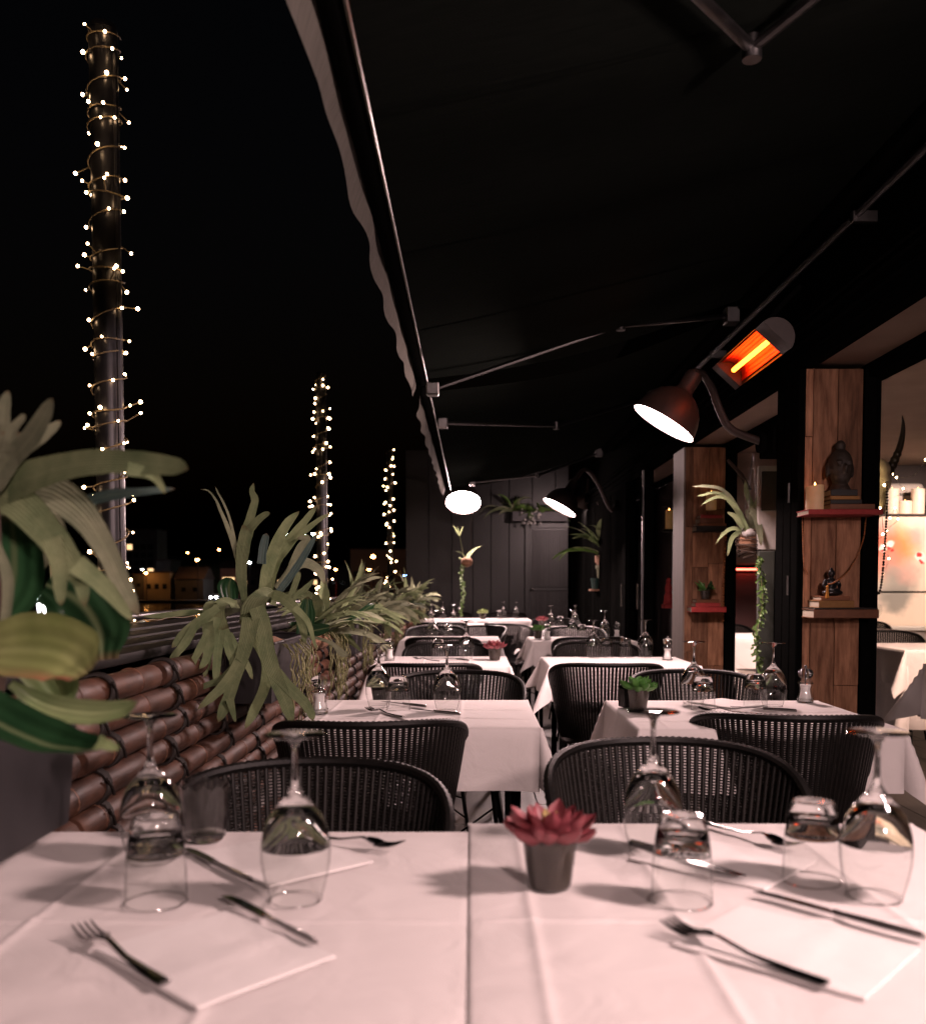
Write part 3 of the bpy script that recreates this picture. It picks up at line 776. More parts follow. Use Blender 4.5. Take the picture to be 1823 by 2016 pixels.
chair(-.25, 12.55, 180, 'black wicker chair facing us at the farthest table, left one')
chair(.48, 12.6, 180, 'black wicker chair facing us at the farthest table, right one')

# ================================================================== tables and cloths
def table(x0, x1, y0, y1, label, group='dining tables'):
    t = empty('dining_table', ((x0 + x1) / 2, (y0 + y1) / 2, 0)); tag(t, label, 'table', group)
    w, d = (x1 - x0) / 2 - .003, (y1 - y0) / 2 - .003
    MB().bbox(-w, w, -d, d, .722, .750, .004).build('table_top', MT['tabletop'], t)
    for sx in (-1, 1):
        for sy in (-1, 1):
            MB().bbox(-.014, .014, -.014, .014, 0, .7215, .003).build('leg', MT['blacksteel'], t, loc=(sx * (w - .06), sy * (d - .06), 0))
    MB().bbox(-w + .075, w - .075, -.01, .01, .685, .7215, .002).build('apron', MT['blacksteel'], t)
    return t

def cloth(x0, x1, y0, y1, label, over=.19, seed=1, res=.022, group='white tablecloths', creases=True, dz=0.0, ox=None):
    r = random.Random(seed); w, d = x1 - x0, y1 - y0
    oxm, oxp, oym, oyp = ox or (over, over, over, over)
    def axis(L_, om, op):
        a = []
        n_ = max(2, int(L_ / res))
        a += [-L_ / 2 - om * (1 - (i / 9)) for i in range(9)]
        a += [-L_ / 2 - .008, -L_ / 2 - .003]
        a += [-L_ / 2 + L_ * i / n_ for i in range(n_ + 1)]
        a += [L_ / 2 + .003, L_ / 2 + .008]
        a += [L_ / 2 + op * ((i + 1) / 9) for i in range(9)]
        return a
    X = axis(w, oxm, oxp); Y = axis(d, oym, oyp)
    FINE = (-.016, -.010, -.006, -.003, 0, .003, .006, .010, .016)
    ph = [r.uniform(0, 6.28) for _ in range(8)]
    cxs = [(-w * .17 + r.uniform(-.02, .02)), (w * .19 + r.uniform(-.02, .02))]; cys = [r.uniform(-.06, .06) * d]
    lean = r.uniform(.32, .46)
    if creases:
        cxs.append(cxs[0] - w * .24); cys.append(cys[0] + d * .31 * (1 if cys[0] < 0 else -1))
        for A_, cs in ((X, cxs), (Y, cys)):
            keep = [a for a in A_ if all(abs(a - c) > .0175 for c in cs)]
            A_[:] = sorted(keep + [c + f for c in cs for f in FINE])
    def fold(s, along, k):
        return .010 * (1 - math.exp(-s / .008)) + .07 * s + (s / .19) ** 1.6 * (.017 * math.sin(along * 8 + ph[k]) + .008 * math.sin(along * 21 + ph[k + 4]) + .010 * noise.noise((along * 5, s * 4, k + seed)))
    v = []
    for y in Y:
        for x in X:
            sx = max(0, abs(x) - w / 2); sy = max(0, abs(y) - d / 2)
            bx = max(-w / 2, min(w / 2, x)); by = max(-d / 2, min(d / 2, y))
            gx, gy = math.copysign(1, x), math.copysign(1, y)
            if sx == 0 and sy == 0:
                edge = min(w / 2 - abs(x), d / 2 - abs(y)); k = min(1, edge / .03)
                z = .0022 * (noise.noise((x * 5 + seed, y * 3.2, 0)) + .6) * k + .0007 * noise.noise((x * 20, y * 20, seed)) * k
                if creases:
                    for c in cxs: z += .0040 * math.exp(-((x - c) / .0065) ** 2) * k * (.7 + .3 * noise.noise((y * 5, c * 9, seed)))
                    for c in cys: z += .0034 * math.exp(-((y - c) / .0065) ** 2) * k * (.7 + .3 * noise.noise((x * 5, c * 9, seed)))
                v.append((bx, by, .7515 + z + dz))
            elif sx > 0 and sy == 0:
                k = 0 if gx > 0 else 1; h = fold(sx, y, k)
                v.append((bx + gx * h, by, .7515 + dz - max(0, sx - .010 * (1 - math.exp(-sx / .008)) * .6)))
            elif sy > 0 and sx == 0:
                k = 2 if gy > 0 else 3; h = fold(sy, x, k)
                v.append((bx, by + gy * h, .7515 + dz - max(0, sy - .010 * (1 - math.exp(-sy / .008)) * .6)))
            else:
                rr = math.hypot(sx, sy); f = math.atan2(sy, sx)
                s2 = math.sin(2 * f)
                hx = fold(rr, by, 0 if gx > 0 else 1); hy = fold(rr, bx, 2 if gy > 0 else 3)
                h = hx * math.cos(f) ** 2 + hy * math.sin(f) ** 2 + rr * lean * s2 ** 1.3
                dn = math.sqrt(max(0, rr * rr - (h * .9) ** 2))
                v.append((bx + gx * h * math.cos(f), by + gy * h * math.sin(f), .7515 + dz - dn * (1 - .10 * (1 - s2))))
    nx = len(X); f_ = [(j * nx + i, j * nx + i + 1, (j + 1) * nx + i + 1, (j + 1) * nx + i) for j in range(len(Y) - 1) for i in range(nx - 1)]
    o = MB().add(v, f_).build('tablecloth', MT['linen'], None, True, None, loc=((x0 + x1) / 2, (y0 + y1) / 2, 0))
    return tag(o, label, 'tablecloth', group)

TABLES = [  # x0 x1 y0 y1, words
    (-.762, -.004, .62, T(500, 1633).y, 'front left table'),
    (.002, .742, .62, T(1300, 1622).y, 'front right table'),
    (-.51, .195, T(1000, 1429).y, T(800, 1376).y, 'second fence-side table'),
    (.485, 1.23, T(1200, 1432).y, T(1400, 1377).y, 'second wall-side table'),
    (-.51, .195, T(800, 1308.5).y, T(800, 1291).y, 'third fence-side table'),
    (.41, 1.17, T(1100, 1309).y, T(1100, 1292).y, 'third wall-side table'),
    (-.53, .21, 7.0, 7.66, 'fourth fence-side table'),
    (.46, 1.22, 6.95, 7.6, 'fourth wall-side table'),
    (-.53, .17, 9.7, 10.35, 'fifth fence-side table'),
    (.50, 1.25, 9.0, 9.65, 'last wall-side table'),
    (-.62, .05, 11.4, 12.1, 'farthest table on the left'),
    (.055, .72, 11.4, 12.1, 'farthest table on the right'),
]
for k, (a, b_, c, d, w) in enumerate(TABLES):
    table(a, b_, c, d, 'square black-legged dining table under the cloth of the ' + w)
    if k == 0: cloth(a, b_, c, d, 'white linen tablecloth on the ' + w, seed=k + 1, res=.012, ox=(.05, .02, .19, .19))
    elif k == 1: cloth(a, b_, c, d, 'white linen tablecloth on the ' + w + ', lapping over its neighbour', seed=k + 1, res=.012, dz=.0045, ox=(.006, .19, .19, .19))
    else: cloth(a, b_, c, d, 'white linen tablecloth on the ' + w, seed=k + 1)
for k, (a, b_, c, d, w, s) in enumerate((
        (2.78, 3.55, 6.0, 6.75, 'dining room table right of the skull', .24),
        (3.20, 4.0, 8.3, 9.0, 'dining room table in front of the painted partition', .22),
        (1.97, 2.68, 7.55, 8.2, 'dining room table seen between the two wood-clad columns', .26))):
    table(a, b_, c, d, 'table under the ' + w.replace('table', 'cloths', 1), 'dining room tables'); cloth(a, b_, c, d, 'white tablecloth on the ' + w, over=s, seed=40 + k, group='dining room tablecloths')
    if k == 2 or k == 0: cloth(a + .03, b_ - .03, c + .03, d - .03, 'long white undercloth of the ' + w, over=.52, seed=50 + k, group='dining room tablecloths', dz=-.004, creases=False)
chair(3.25, 7.3, 176, 'black chair facing us behind the dining room table at the frame edge', 'dining room chairs')
chair(3.95, 9.45, 175, 'black chair against the cream painted partition', 'dining room chairs')
chair(2.32, 8.62, 180, 'black chair behind the dining room table between the columns', 'dining room chairs')
chair(2.40, 6.38, -90, 'black chair with crossed wire legs under the dining room table', 'dining room chairs')
cloth_near = cloth(2.40, 3.13, 4.25, 4.95, 'white tablecloth corner hanging at the right frame edge', over=.30, seed=61, group='dining room tablecloths')
table(2.40, 3.13, 4.25, 4.95, 'table under the cloth corner at the right frame edge', 'dining room tables')

# ================================================================== glasses, cutlery, small things
def ring_pts(r, z, n=36): return [(r * math.cos(2 * math.pi * i / n), r * math.sin(2 * math.pi * i / n), z) for i in range(n)]
def build_wine():
    t = empty('wine_glass')
    MB().lathe([(.0325, .0), (.0352, .010), (.0400, .028), (.0438, .048), (.0445, .062), (.0442, .0695)], 36).build('bowl', MT['thin'], t, True, None)
    MB().tube(ring_pts(.0325, .0009), .0009, 6, closed=True).build('rim', MT['glass'], t)
    inner = [(0, .1175), (.012, .1150), (.022, .1085), (.0300, .0985), (.0362, .0885), (.0405, .079), (.0432, .0700)]
    outer = [(.0442, .0698), (.0432, .0795), (.0405, .0925), (.0352, .1060), (.0275, .1180), (.0190, .1275), (.0125, .1345), (.0088, .141), (.0058, .148), (.0042, .158), (.0037, .172), (.0038, .190), (.0050, .200), (.0105, .2075), (.022, .2105), (.0375, .2118), (.0392, .2128), (.0375, .2138), (0, .2142)]
    MB().lathe(inner + outer, 36).build('stem', MT['glass'], t, True, 60)
    return t
def build_wine_up():
    t = empty('wine_glass'); k = empty('body', (0, 0, .2142), 0, t); k.rotation_euler = (math.pi, 0, 0)
    prof = [(.0325, .0), (.0352, .010), (.0400, .028), (.0438, .048), (.0445, .062), (.0430, .080), (.0385, .098), (.0310, .113), (.0215, .125), (.0130, .133)]
    MB().lathe(prof, 24).build('bowl', MT['thin'], k, True, None)
    s = [(.0, .1245), (.0128, .1325), (.0042, .156), (.0037, .180), (.0105, .2075), (.0375, .2118), (.0375, .2138), (0, .2142)]
    MB().lathe(s, 20).build('stem', MT['glass'], k, True, 60)
    return t
def build_tumbler():
    t = empty('tumbler')
    MB().lathe([(.0385, 0), (.0382, .020), (.0375, .042), (.0362, .0615)], 36).build('wall', MT['thin'], t, True, None)
    MB().tube(ring_pts(.0384, .0009), .0010, 6, closed=True).build('rim', MT['glass'], t)
    MB().lathe([(0, .0900), (.016, .0892), (.0245, .0855), (.0300, .0760), (.0340, .0665), (.0354, .0618), (.0362, .0616), (.0348, .0740), (.0325, .0880), (.0300, .0985), (.0292, .104), (.0270, .1085), (.020, .1082), (.014, .1062), (0, .1050)], 36).build('base', MT['glass'], t, True, 60)
    return t
MT['frost'] = glass_solid('frosted_glass', (.93, .92, .91), .10)
def build_votive():
    t = empty('glass_votive'); v = []; f = []; n = 24
    for i, z in enumerate((.003, .03, .06, .085)):
        for j in range(n):
            a = 2 * math.pi * j / n; zz = z + (.008 * (j % 2) if i == 3 else 0)
            r = .030 + .012 * (z / .085) + (.0016 if j % 2 else 0)
            v.append((r * math.cos(a), r * math.sin(a), zz))
    for i in range(3):
        for j in range(n): f.append((i * n + j, i * n + (j + 1) % n, (i + 1) * n + (j + 1) % n, (i + 1) * n + j))
    v2 = [(x * .93, y * .93, z) for x, y, z in v]; k = len(v)
    f2 = [tuple(i + k for i in reversed(q)) for q in f] + [(3 * n + j, 3 * n + (j + 1) % n, k + 3 * n + (j + 1) % n, k + 3 * n + j) for j in range(n)]
    MB().add(v + v2, f + f2).build('cup', MT['frost'], t, True, 30)
    MB().lathe([(0, 0), (.029, 0), (.0305, .004), (.029, .012), (0, .012)], 24).build('base', MT['glass'], t)
    return t
def build_mill():
    t = empty('acrylic_mill')
    MB().lathe([(.0265, 0), (.027, .008), (.026, .016), (.0205, .036), (.0195, .046), (.0255, .066), (.0245, .074), (.0165, .079), (.016, .083)], 24).build('body', MT['thin'], t, True, None)
    MB().lathe([(0, .0832), (.016, .0832), (.024, .090), (.0265, .100), (.024, .110), (.013, .117), (0, .119)], 24).build('head', MT['glass'], t, True, 60)
    for z_, r_2 in ((.012, .0268), (.066, .0256)): MB().tube(ring_pts(r_2, z_, 28), .0016, 6, closed=True).build('ring', MT['glass'], t)
    MB().lathe([(0, .004), (.0205, .004), (.0205, .012), (.016, .034), (.0155, .046), (.019, .060), (0, .060)], 20).build('salt', MT['salt'], t)
    MB().lathe([(0, .0), (.028, .0), (.028, .0038), (0, .0038)], 20).build('base', MT['glass'], t)
    MB().tube([(0, 0, .06), (0, 0, .119)], .0022, 6).build('spindle', MT['steel'], t)
    MB().ball((0, 0, .1235), .0058, 10, 7).build('knob', MT['steel'], t)
    return t
def build_succulent(leafmat):
    def f():
        t = empty('potted_succulent')
        MB().lathe([(.0, .001), (.026, .001), (.0285, .004), (.0335, .042), (.0375, .076)], 28).build('pot', MT['thin'], t, True, 60)
        MB().lathe([(0, .003), (.0255, .003), (.0275, .006), (.0322, .042), (.0350, .066), (.02, .069), (0, .070)], 24).build('soil', MT['earth'], t)
        r = random.Random(5)
        for ring, (cnt, L_, el) in enumerate(((9, .066, 9), (8, .058, 22), (7, .044, 40), (5, .028, 62))):
            for i in range(cnt):
                a = 2 * math.pi * (i + ring * .5) / cnt + r.uniform(-.12, .12); e = R(el + r.uniform(-6, 6))
                d = Vector((math.cos(a), math.sin(a), 0)); o = Vector((0, 0, .070 + ring * .002))
                ll = L_ * r.uniform(.9, 1.12)
                pts = [o + d * (ll * s * math.cos(e)) + Vector((0, 0, ll * (s * math.sin(e) + .10 * s * s))) for s in (0, .25, .5, .75, .92, 1)]
                wd = [ll * w * r.uniform(.9, 1.1) for w in (.26, .40, .50, .45, .20, .01)]
                up = Vector((0, 0, 1)) - d * .4
                b = MB(); b.ribbon(pts, wd, up, cup=.22, n=4)
                lo = [p - Vector((0, 0, .0035)) for p in pts]; b.ribbon(lo, wd, up, cup=.35, n=4)
                b.build('leaf', MT['heart' if (leafmat == 'red_leaf' and ring == 3) else leafmat], t, True, None)
        return t
    return f
def build_knife():
    t = empty('table_knife')
    b = MB(); prof = [(-.105, .0042, .0032), (-.103, .0062, .0040), (-.06, .0068, .0042), (-.01, .0056, .0036), (.0, .0060, .0028)]
    b.tube([(x, 0, .0045) for x, w, h in prof], [w for x, w, h in prof], 10, flat=.5)
    b.build('handle', MT['steel'], t)
    v = []; xs = [0, .02, .05, .08, .098, .106]; lo = [-.006, -.0085, -.0098, -.0092, -.006, .002]; hi = [.006, .006, .006, .006, .0055, .0042]
    for x, a, c in zip(xs, lo, hi): v += [(x, a, .0042), (x, c, .0036), (x, c, .0056), (x, a, .0046)]
    f = []
    for i in range(5):
        for j in range(4): f.append((i * 4 + j, i * 4 + (j + 1) % 4, (i + 1) * 4 + (j + 1) % 4, (i + 1) * 4 + j))
    MB().add(v, f + [(0, 3, 2, 1), (20, 21, 22, 23)]).build('blade', MT['steel'], t, True, 30)
    return t
def build_fork():
    t = empty('table_fork')
    pr = [(-.10, .0055), (-.097, .0078), (-.06, .0068), (-.01, .0042), (.03, .0038), (.042, .0052)]
    zc = lambda x: .004 + .010 * math.exp(-((x - .028) / .030) ** 2) + (.000 if x < .03 else .0)
    b = MB(); b.tube([(x, 0, zc(x)) for x, w in pr], [w for x, w in pr], 8, flat=1)
    b.v = [(x, y, zc(x) + (z - zc(x)) * .36) for x, y, z in b.v]
    b.build('handle', MT['steel'], t)
    def sheet(x): return .004 + .010 * math.exp(-((x - .028) / .030) ** 2) + .010 * max(0, (x - .06) / .04) ** 1.5
    h = MB(); xs = [.038, .044, .052, .060]; ws = [.005, .0095, .0125, .0130]
    for x, w in zip(xs, ws):
        for y in (-w, -w * .4, w * .4, w): h.v.append((x, y, sheet(x) + .0012 + .12 * y * y / w))
        for y in (-w, -w * .4, w * .4, w): h.v.append((x, y, sheet(x) - .0006 + .12 * y * y / w))
    for i in range(3):
        for j in range(3):
            a = i * 8 + j; h.f.append((a, a + 8, a + 9, a + 1)); h.f.append((a + 4, a + 5, a + 13, a + 12))
        for a in (i * 8, i * 8 + 3): h.f.append((a, a + 4, a + 12, a + 8))
    h.build('head', MT['steel'], t, True, 40)
    for k in range(4):
        y = -.0108 + .0072 * k
        MB().tube([(x, y, sheet(x)) for x in (.058, .070, .084, .096, .1005)], [.0022, .0021, .0019, .0015, .0007], 6).build('tine', MT['steel'], t)
    return t
def build_napkin():
    b = MB(); n = 14
    w, d = .105, .085
    for layer, (ww, dd, z) in enumerate(((w, d, .0), (w * .99, d * .985, .0013))):
        base = len(b.v)
        for j in range(n + 1):
            for i in range(n + 1):
                x = -ww + 2 * ww * i / n; y = -dd + 2 * dd * j / n
                b.v.append((x, y, .0014 + z + .0010 * noise.noise((x * 14, y * 14, layer)) + .0022 * math.exp(-((x - .02) / .008) ** 2) * layer))
        for j in range(n):
            for i in range(n):
                a = base + j * (n + 1) + i; b.f.append((a, a + 1, a + n + 2, a + n + 1))
    ring = [(-w, -d), (w, -d), (w, d), (-w, d)]
    k0 = len(b.v)
    for (x, y) in ring: b.v += [(x, y, .0), (x * .99, y * .985, .0027)]
    for i in range(4):
        j = (i + 1) % 4; b.f.append((k0 + 2 * i, k0 + 2 * j, k0 + 2 * j + 1, k0 + 2 * i + 1))
    me = b.mesh('napkin', MT['napkin'], True, 60)
    return O('napkin', me)
def build_shaker_box():
    t = empty('sugar_box'); MB().bbox(-.022, .022, -.022, .022, 0, .062, .004, 2).build('box', MT['book_black'], t)
    MB().bbox(-.023, .023, -.023, .023, .0622, .072, .003).build('lid', MT['blacksteel'], t); return t

TC = TZ - .0005
def up(p): return TC + (.0032 if (p.x > 0 and p.y < 1.75) else 0)      # the right front cloth laps over its neighbour
def wine(p, lab): use('wine', build_wine, (p.x, p.y, up(p)), rnd.uniform(0, 6), lab, 'wine glass', 'upturned wine glasses')
def tumb(p, lab): use('tumb', build_tumbler, (p.x, p.y, up(p)), rnd.uniform(0, 6), lab, 'tumbler', 'upturned water tumblers')
def mill(p, lab): use('mill', build_mill, (p.x, p.y, TC), rnd.uniform(0, 6), lab, 'salt mill', 'clear salt mills')
def succ(kind, p, lab, s=1.0): use('succ_' + kind, build_succulent(kind), (p.x, p.y, up(p)), rnd.uniform(0, 6), lab, 'potted plant', 'potted succulents on the tables', scale=s)
def lay(kind, a, b, lab, z=.0):
    """cutlery lying on the cloth with its handle end at a and its tip at b"""
    d = b - a; an = math.atan2(d.y, d.x); m = (a + b) / 2
    bl = {'knife': build_knife, 'fork': build_fork}[kind]
    use(kind, bl, (m.x, m.y, up(m) + z), an, lab, kind, 'table knives' if kind == 'knife' else 'table forks')
def napk(p, an, lab): use('napkin', build_napkin, (p.x, p.y, up(p)), an, lab, 'napkin', 'folded white napkins')

def V2(x, y): return Vector((x, y, TZ))
# ---- front left table
wine(T(299, 1693), 'upside-down wine glass behind the tumbler, on the front left table near the bamboo')
wine(T(583, 1771), 'upside-down wine glass on the front left table, right of the knife')
tumb(T(308, 1775), 'upside-down tumbler on the front left table in front of a wine glass')
use('votive', build_votive, tuple(T(403, 1652)), 0, 'small scalloped glass votive at the far left corner of the front left table', 'votive', None)
napk(T(420, 1880), R(-42), 'white napkin between fork and knife on the front left table')
lay('fork', T(340, 1957), T(150, 1838), 'fork lying at the lower left on the front left table', .003)
lay('knife', T(636, 1876), T(432, 1770), 'knife in the foreground of the front left table', .004)
napk(T(560, 1690), R(-48), 'white napkin at the far place of the front left table')
lay('knife', T(488, 1735), T(366, 1676), 'knife behind the tumbler on the front left table', .0)
lay('fork', T(640, 1660), T(722, 1672), 'fork half hidden behind a wine glass on the front left table', .004)
# ---- front right table
wine(T(1284, 1684), 'upside-down wine glass right of the red succulent')
wine(T(1722, 1771), 'upside-down wine glass at the right edge of the front right table')
tumb(T(1342, 1778), 'upside-down tumbler in the middle of the front right table')
tumb(T(1598, 1738), 'upside-down tumbler beside the rightmost wine glass of the front right table')
succ('red_leaf', T(1082, 1752), 'red succulent in a dark glass pot on the front right table')
napk(T(1565, 1872), R(-42), 'white napkin between fork and knife on the front right table')
lay('fork', T(1642, 1960), T(1302, 1838), 'fork in the foreground of the front right table', .003)
lay('knife', T(1850, 1872), T(1466, 1766), 'knife running to the right frame edge on the front right table', .004)
napk(T(1420, 1700), R(-42), 'white napkin at the far place of the front right table')
lay('knife', T(1222, 1667), T(1488, 1749), 'knife passing behind the middle tumbler of the front right table', .004)
lay('fork', T(1392, 1632), T(1560, 1683), 'fork at the far edge of the front right table', .003)
# ---- second tables
wine(T(746, 1392), 'left upside-down wine glass on the second fence-side table')
wine(T(880, 1400), 'right upside-down wine glass on the second fence-side table')
tumb(T(784, 1397), 'upside-down tumbler on the second fence-side table')
mill(T(629, 1403), 'clear salt mill by the hanging fern fronds on the second fence-side table')
napk(T(825, 1408), R(-62), 'white napkin on the second fence-side table')
lay('fork', T(800, 1417), T(718, 1401), 'fork on the second fence-side table', .003)
lay('knife', T(905, 1411), T(808, 1400), 'front knife on the second fence-side table', .004)
lay('knife', T(838, 1393), T(752, 1383), 'knife behind the tumbler on the second fence-side table', .0)
wine(T(1365, 1385), 'left upside-down wine glass on the second wall-side table')
wine(T(1521, 1390), 'right upside-down wine glass on the second wall-side table')
tumb(T(1384, 1397), 'left upside-down tumbler on the second wall-side table')
tumb(T(1487, 1391), 'right upside-down tumbler on the second wall-side table')
mill(T(1585, 1382), 'clear salt mill on the second wall-side table')
succ('green_leaf', T(1256, 1397), 'green succulent in a grey glass pot on the second wall-side table')
use('sugar', build_shaker_box, tuple(T(1234, 1392)), .3, 'small black box beside the green succulent', 'box', None)
napk(T(1430, 1385), R(-60), 'white napkin on the second wall-side table')
lay('fork', T(1500, 1410), T(1375, 1402), 'fork on the second wall-side table', .003)
lay('knife', T(1562, 1404), T(1445, 1396), 'knife on the second wall-side table', .004)
# ---- third tables
wine(T(918, 1297), 'upside-down wine glass on the third fence-side table')
tumb(T(863, 1297), 'upside-down tumbler on the third fence-side table')
succ('red_leaf', T(974, 1300), 'red succulent in a grey pot on the third fence-side table')
mill(T(767, 1300), 'clear salt mill on the third fence-side table')
lay('fork', T(858, 1303), T(822, 1300), 'fork on the third fence-side table', .002)
lay('knife', T(920, 1302), T(878, 1298), 'knife on the third fence-side table', .002)
wine(T(1168, 1295), 'left upside-down wine glass on the third wall-side table')
wine(T(1270, 1294), 'right upside-down wine glass on the third wall-side table')
tumb(T(1193, 1294), 'left upside-down tumbler on the third wall-side table')
tumb(T(1231, 1294), 'right upside-down tumbler on the third wall-side table')
mill(T(1314, 1299), 'clear salt mill on the third wall-side table')
# ---- farther tables
wine(V2(-.30, 7.3), 'upside-down wine glass on the fourth fence-side table')
tumb(V2(-.18, 7.35), 'upside-down tumbler on the fourth fence-side table')
wine(V2(.80, 7.45), 'left upside-down wine glass on the fourth wall-side table')
wine(V2(1.05, 7.40), 'right upside-down wine glass on the fourth wall-side table')
tumb(V2(.86, 7.3), 'upside-down tumbler on the fourth wall-side table')
succ('green_leaf', V2(.515, 7.25), 'green succulent on the fourth wall-side table')
mill(V2(.58, 7.15), 'clear salt mill beside the green succulent on the fourth wall-side table')
mill(V2(1.14, 7.35), 'clear salt mill at the wall end of the fourth wall-side table')
wine(V2(-.42, 9.95), 'left upside-down wine glass on the fifth fence-side table')
wine(V2(-.19, 9.95), 'right upside-down wine glass on the fifth fence-side table')
wine(V2(.79, 9.35), 'left upside-down wine glass on the last wall-side table')
wine(V2(1.03, 9.35), 'right upside-down wine glass on the last wall-side table')
tumb(V2(.88, 9.3), 'upside-down tumbler on the last wall-side table')
succ('red_leaf', V2(.70, 9.3), 'dark red succulent on the last wall-side table')
wine(V2(-.36, 11.8), 'leftmost upside-down wine glass on the farthest table')
wine(V2(-.15, 11.8), 'second upside-down wine glass from the left on the farthest table')
wine(V2(.40, 11.8), 'third upside-down wine glass from the left on the farthest table')
wine(V2(.56, 11.8), 'rightmost upside-down wine glass on the farthest table')
tumb(V2(.34, 11.65), 'upside-down tumbler on the farthest table')
succ('lime_leaf', V2(.14, 11.55), 'pale lime succulent in the middle of the farthest table', 1.15)
# ---- dining room
def wineup(x, y, lab): use('wineup', build_wine_up, (x, y, TC), 0, lab, 'wine glass', 'upright wine glasses in the dining room')
wineup(3.45, 6.5, 'upright wine glass nearest the right frame edge, on the dining room table')
wineup(3.68, 8.6, 'upright wine glass beside the black chair in front of the painted partition')
wineup(4.27, 9.88, 'upright wine glass on the ledge below the grey painted flower')
mill(Vector((3.60, 8.5, 0)), 'clear salt mill on the table before the painted partition')

# ================================================================== awnings
AX0, AX1 = 1.33, -.235
AZ0, AZ1 = 2.56, 2.165
MT['seam'] = M('awning_seam', (.0055, .0068, .0058), (.0095, .011, .0096), rough=.9, scale=40, spec=0)
def awning(y0, y1, label, arms, seed, drop=.10, sag=.012):
    r = random.Random(seed)
    t = empty('folding_awning', (AX0, y0, AZ0)); tag(t, label, 'awning', 'dark folding-arm awnings over the terrace')
    L_ = y1 - y0; dx = AX1 - AX0; dzz = AZ1 - AZ0
    b = MB(); nu, nv = 24, 60
    for j in range(nv + 1):
        for i in range(nu + 1):
            u = i / nu; v = j / nv
            rip = .006 * math.sin(v * 44 + seed) * math.sin(u * math.pi) + .008 * noise.noise((u * 3, v * 9, seed))
            endd = math.exp(-(1 - v) * 9) * .05 * math.sin(u * math.pi) + math.exp(-v * 9) * .05 * math.sin(u * math.pi)
            b.v.append((dx * u, L_ * v, dzz * u - sag * 4 * u * (1 - u) - rip - endd))
    for j in range(nv):
        for i in range(nu):
            a = j * (nu + 1) + i; b.f.append((a, a + 1, a + nu + 2, a + nu + 1))
    b.build('fabric', MT['awning'], t, True, None)
    MB().bbox(-.03, .06, -.02, L_ + .02, -.05, .07, .012, 2).build('cassette', MT['blacksteel'], t)
    MB().bbox(dx - .028, dx + .022, -.01, L_ + .01, dzz - .03, dzz + .03, .012, 2).build('front_bar', MT['blacksteel'], t)
    vb = MB(); n = int(L_ / .025); m = 8
    for i in range(n + 1):
        y = L_ * i / n
        dr_ = drop + .005 * math.sin(y * 9.5 + seed) + .012 * noise.noise((y * 5, 2, seed)) + .02 * noise.noise((y * 1.5, seed, 0))
        for j in range(m + 1):
            s = j / m
            vb.v.append((dx - .03 - .02 * s * s + (.005 * math.sin(y * 14 + seed) + .016 * noise.noise((y * 3, s * 2, seed))) * s, y + .02 * noise.noise((y * 4, 8, seed)) * s, dzz + .015 - dr_ * s))
    for i in range(n):
        for j in range(m):
            a = i * (m + 1) + j; vb.f.append((a, a + 1, a + m + 2, a + m + 1))
    vb.build('valance', MT['valance'], t, True, None)
    MB().tube([(dx + .024, 0, dzz - .026), (dx + .024, L_, dzz - .026)], .005, 6).build('edge_profile', MT['alu'], t)
    for v_ in (.2, .4, .6, .8):
        j_ = int(v_ * nv); row = [Vector(b.v[j_ * (nu + 1) + i]) + Vector((0, 0, -.003)) for i in range(nu + 1)]
        sm = MB(); sm.ribbon(row, [.022] * (nu + 1), (0, 0, 1), cup=0, n=2); sm.build('seam', MT['seam'], t, True, None)
    for (sh_, el, en) in arms:     # shoulder, elbow, front end in world space
        o = Vector((AX0, y0, AZ0))
        a = empty('folding_arm', (0, 0, 0), 0, t)
        s_, e_, f_ = Vector(sh_) - o, Vector(el) - o, Vector(en) - o
        MB().tube([s_, e_], .016, 8, flat=.7).build('upper_arm', MT['dullsteel'], a)
        MB().tube([e_, f_], .013, 8, flat=.7).build('forearm', MT['dullsteel'], a)
        MB().tube([e_ + Vector((0, 0, -.024)), e_ + Vector((0, 0, .024))], .021, 12).build('elbow', MT['dullsteel'], a)
        MB().bbox(-.03, .03, -.03, .03, -.03, .03, .006).build('bracket', MT['alu'], a, loc=tuple(f_))
        MB().bbox(-.035, .035, -.04, .04, -.04, .04, .006).build('shoulder', MT['dullsteel'], a, loc=tuple(s_))
    return t
E1, E2, E3 = P(1480, 118, 2.1), P(1222, 640, 4.42), P(1095, 838, 6.2)
E1.z += .025
awning(.35, 4.62, 'dark folding-arm awning with a wavy grey valance, overhead in front',
       [((1.28, 1.0, 2.51), tuple(E1), (-.21, .98, 2.17)), (tuple(P(1440, 622, 4.70)), tuple(E2), tuple(P(852, 766, 4.45)))], 2)
awning(4.92, 9.6, 'dark folding-arm awning with a short grey valance, second along the terrace',
       [((1.28, 6.7, 2.5), tuple(E3), tuple(P(872, 833, 5.62))), ((1.28, 9.5, 2.5), tuple(P(1058, 936, 9.3)), tuple(P(930, 950, 9.4)))], 9, drop=.12, sag=.03)
# steel wall rail of the first awning
rail = empty('wall_rail', (WX - .05, 0, 2.46)); tag(rail, 'thin steel rail with a bracket on the fascia at upper right', 'rail')
MB().tube([(0, .2, 0), (0, 6.4, 0)], .014, 8).build('bar', MT['pole'], rail)
for y in (1.2, 3.35, 5.3): MB().bbox(-.02, .07, y - .012, y + .012, -.03, .012, .003).build('bracket', MT['alu'], rail)
rail2 = empty('wall_rail', (WX - .045, 0, 2.245)); tag(rail2, 'thin dark cable rail above the lintel', 'rail')
MB().tube([(0, .2, 0), (0, 12.5, 0)], .008, 8).build('bar', MT['blacksteel'], rail2)

